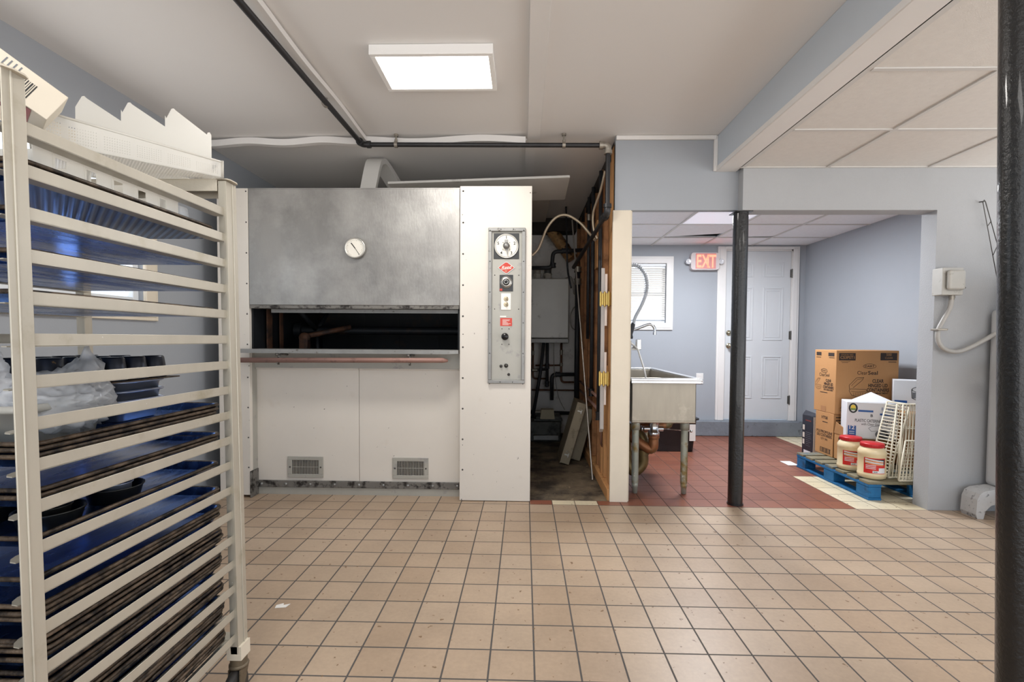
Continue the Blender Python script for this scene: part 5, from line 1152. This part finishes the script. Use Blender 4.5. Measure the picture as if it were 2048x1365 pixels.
tag(b.build('plastic_divider', m_milk, base=(so.x, so.y, z0)), 'white plastic sheet with a saw-toothed top edge, standing in the crate on the rack', 'divider')
cw = thing('carton', 'small white printed carton lying tilted in the crate on top of the rack', 'box', (-1.125, 1.2, 1.712))
M = Matrix.Translation((-1.137, 1.150, 1.7125)) @ Matrix.Rotation(math.radians(50), 4, 'Z') @ Matrix.Rotation(math.radians(31), 4, 'Y')
b = B(); b.box(-.31, 0, 0, .115, .0, .078, 0, .0015, M=M)
def cp2(x, zz): return M @ V((x, -.0008, zz))
r_, u_ = M.to_3x3() @ V((1, 0, 0)), M.to_3x3() @ V((0, 0, 1))
for i in range(7):
    x = -.030 - .0040 * i
    b.line(cp2(x - .02, .014), r_, u_, [(0, 0), (0, .040)], (.0022, .0012, .0028, .001, .002, .0012, .0024)[i], 1)
def lines(x, z1, n, L): 
    for i in range(n): b.line(cp2(x - .009 * i, z1), r_, u_, [(0, 0), (0, -L[i % len(L)])], .0026, 2)
lines(-.088, .070, 4, (.030, .024, .028, .022)); lines(-.088, .034, 2, (.030, .026))
d_ = M.to_3x3() @ V((0, 1, 0))
b.quad([M @ V(p) for p in ((-.12, .004, -.0008), (-.03, .004, -.0008), (-.03, .11, -.0008), (-.12, .11, -.0008))], 3)
for i in range(3): b.line(M @ V((-.105 + .02 * i, .02, -.0014)), d_, r_, [(0, 0), (.06, 0)], .006, 0)
b.build('carton_body', [m_cream, m_ink, m_greyi, mat('dark_red_carton_print', (150, 32, 36), .5)], cw)
EXPOSURE = -0.42
# ------------------------------------------------------------------ light, camera, colour
W = bpy.data.worlds.new('sky'); bpy.context.scene.world = W; W.use_nodes = True
nt = W.node_tree; bg = nt.nodes['Background']; bg.inputs[1].default_value = 1.0
tc = nt.nodes.new('ShaderNodeTexCoord'); sp = nt.nodes.new('ShaderNodeSeparateXYZ'); rp = nt.nodes.new('ShaderNodeValToRGB')     # pale sky; lower half brightened as added fill for the ceiling
nt.links.new(tc.outputs['Generated'], sp.inputs[0]); mp = nt.nodes.new('ShaderNodeMapRange'); mp.inputs['From Min'].default_value = -1; nt.links.new(sp.outputs[2], mp.inputs[0]); nt.links.new(mp.outputs[0], rp.inputs[0]); nt.links.new(rp.outputs[0], bg.inputs[0])
e = rp.color_ramp.elements; e[0].position = .47; e[1].position = .53; e[0].color = (4.3, 4.2, 4.1, 1); e[1].color = (1.7, 1.95, 2.25, 1)
def area(name, loc, sx, sy, power, col=(1, .965, .92), rot=(0, 0, 0)):
    L = bpy.data.lights.new(name, 'AREA'); L.shape = 'RECTANGLE'; L.size = sx; L.size_y = sy; L.energy = power; L.color = col
    o = bpy.data.objects.new(name, L); C.objects.link(o); o.location = loc; o.rotation_euler = rot; return o
area('ceiling_panel_and_fill', (-.47, 2.64, 2.596), .56, .30, 30)
area('ceiling_panel_and_fill', (-.47, -.2, 2.62), .6, 1.1, 26)  # unseen lamp added behind the camera as fill
area('ceiling_panel_and_fill', (2.6, 1.2, 2.39), 1.1, .6, 26)  # another unseen lamp, added over the right bay without a fixture
area('sink_room_lamp', (1.89, 4.77, 2.37), .55, .55, 100, (.92, .95, 1))

cam = bpy.data.cameras.new('camera'); co = bpy.data.objects.new('camera', cam); C.objects.link(co)
cam.sensor_fit = 'HORIZONTAL'; cam.sensor_width = 36; cam.lens = 978.373 / 2048 * 36
cam.shift_y = (708.394 - 682.5) / 2048; cam.clip_start = .02
yaw, pitch, roll = .02504, .03166, .00597
fw = V((-math.sin(yaw) * math.cos(pitch), math.cos(yaw) * math.cos(pitch), -math.sin(pitch)))
rt = V((math.cos(yaw), math.sin(yaw), 0)); up = rt.cross(fw)
R2 = rt * math.cos(roll) + up * math.sin(roll); U2 = up * math.cos(roll) - rt * math.sin(roll)
co.matrix_world = Matrix(((R2.x, U2.x, -fw.x, 0), (R2.y, U2.y, -fw.y, 0), (R2.z, U2.z, -fw.z, 1.2), (0, 0, 0, 1)))
sc = bpy.context.scene; sc.camera = co
vs = sc.view_settings; vs.view_transform = 'Standard'; vs.look = 'None'; vs.gamma = 1; vs.exposure = EXPOSURE; vs.use_curve_mapping = False
sc.cycles.use_denoising = True; sc.cycles.max_bounces = 8; sc.cycles.diffuse_bounces = 5; sc.cycles.glossy_bounces = 4; sc.cycles.transparent_max_bounces = 12
sc.cycles.sample_clamp_indirect = 6; sc.cycles.caustics_reflective = False; sc.cycles.caustics_refractive = False
for o in bpy.data.objects:
    if '_l' in o: del o['_l']
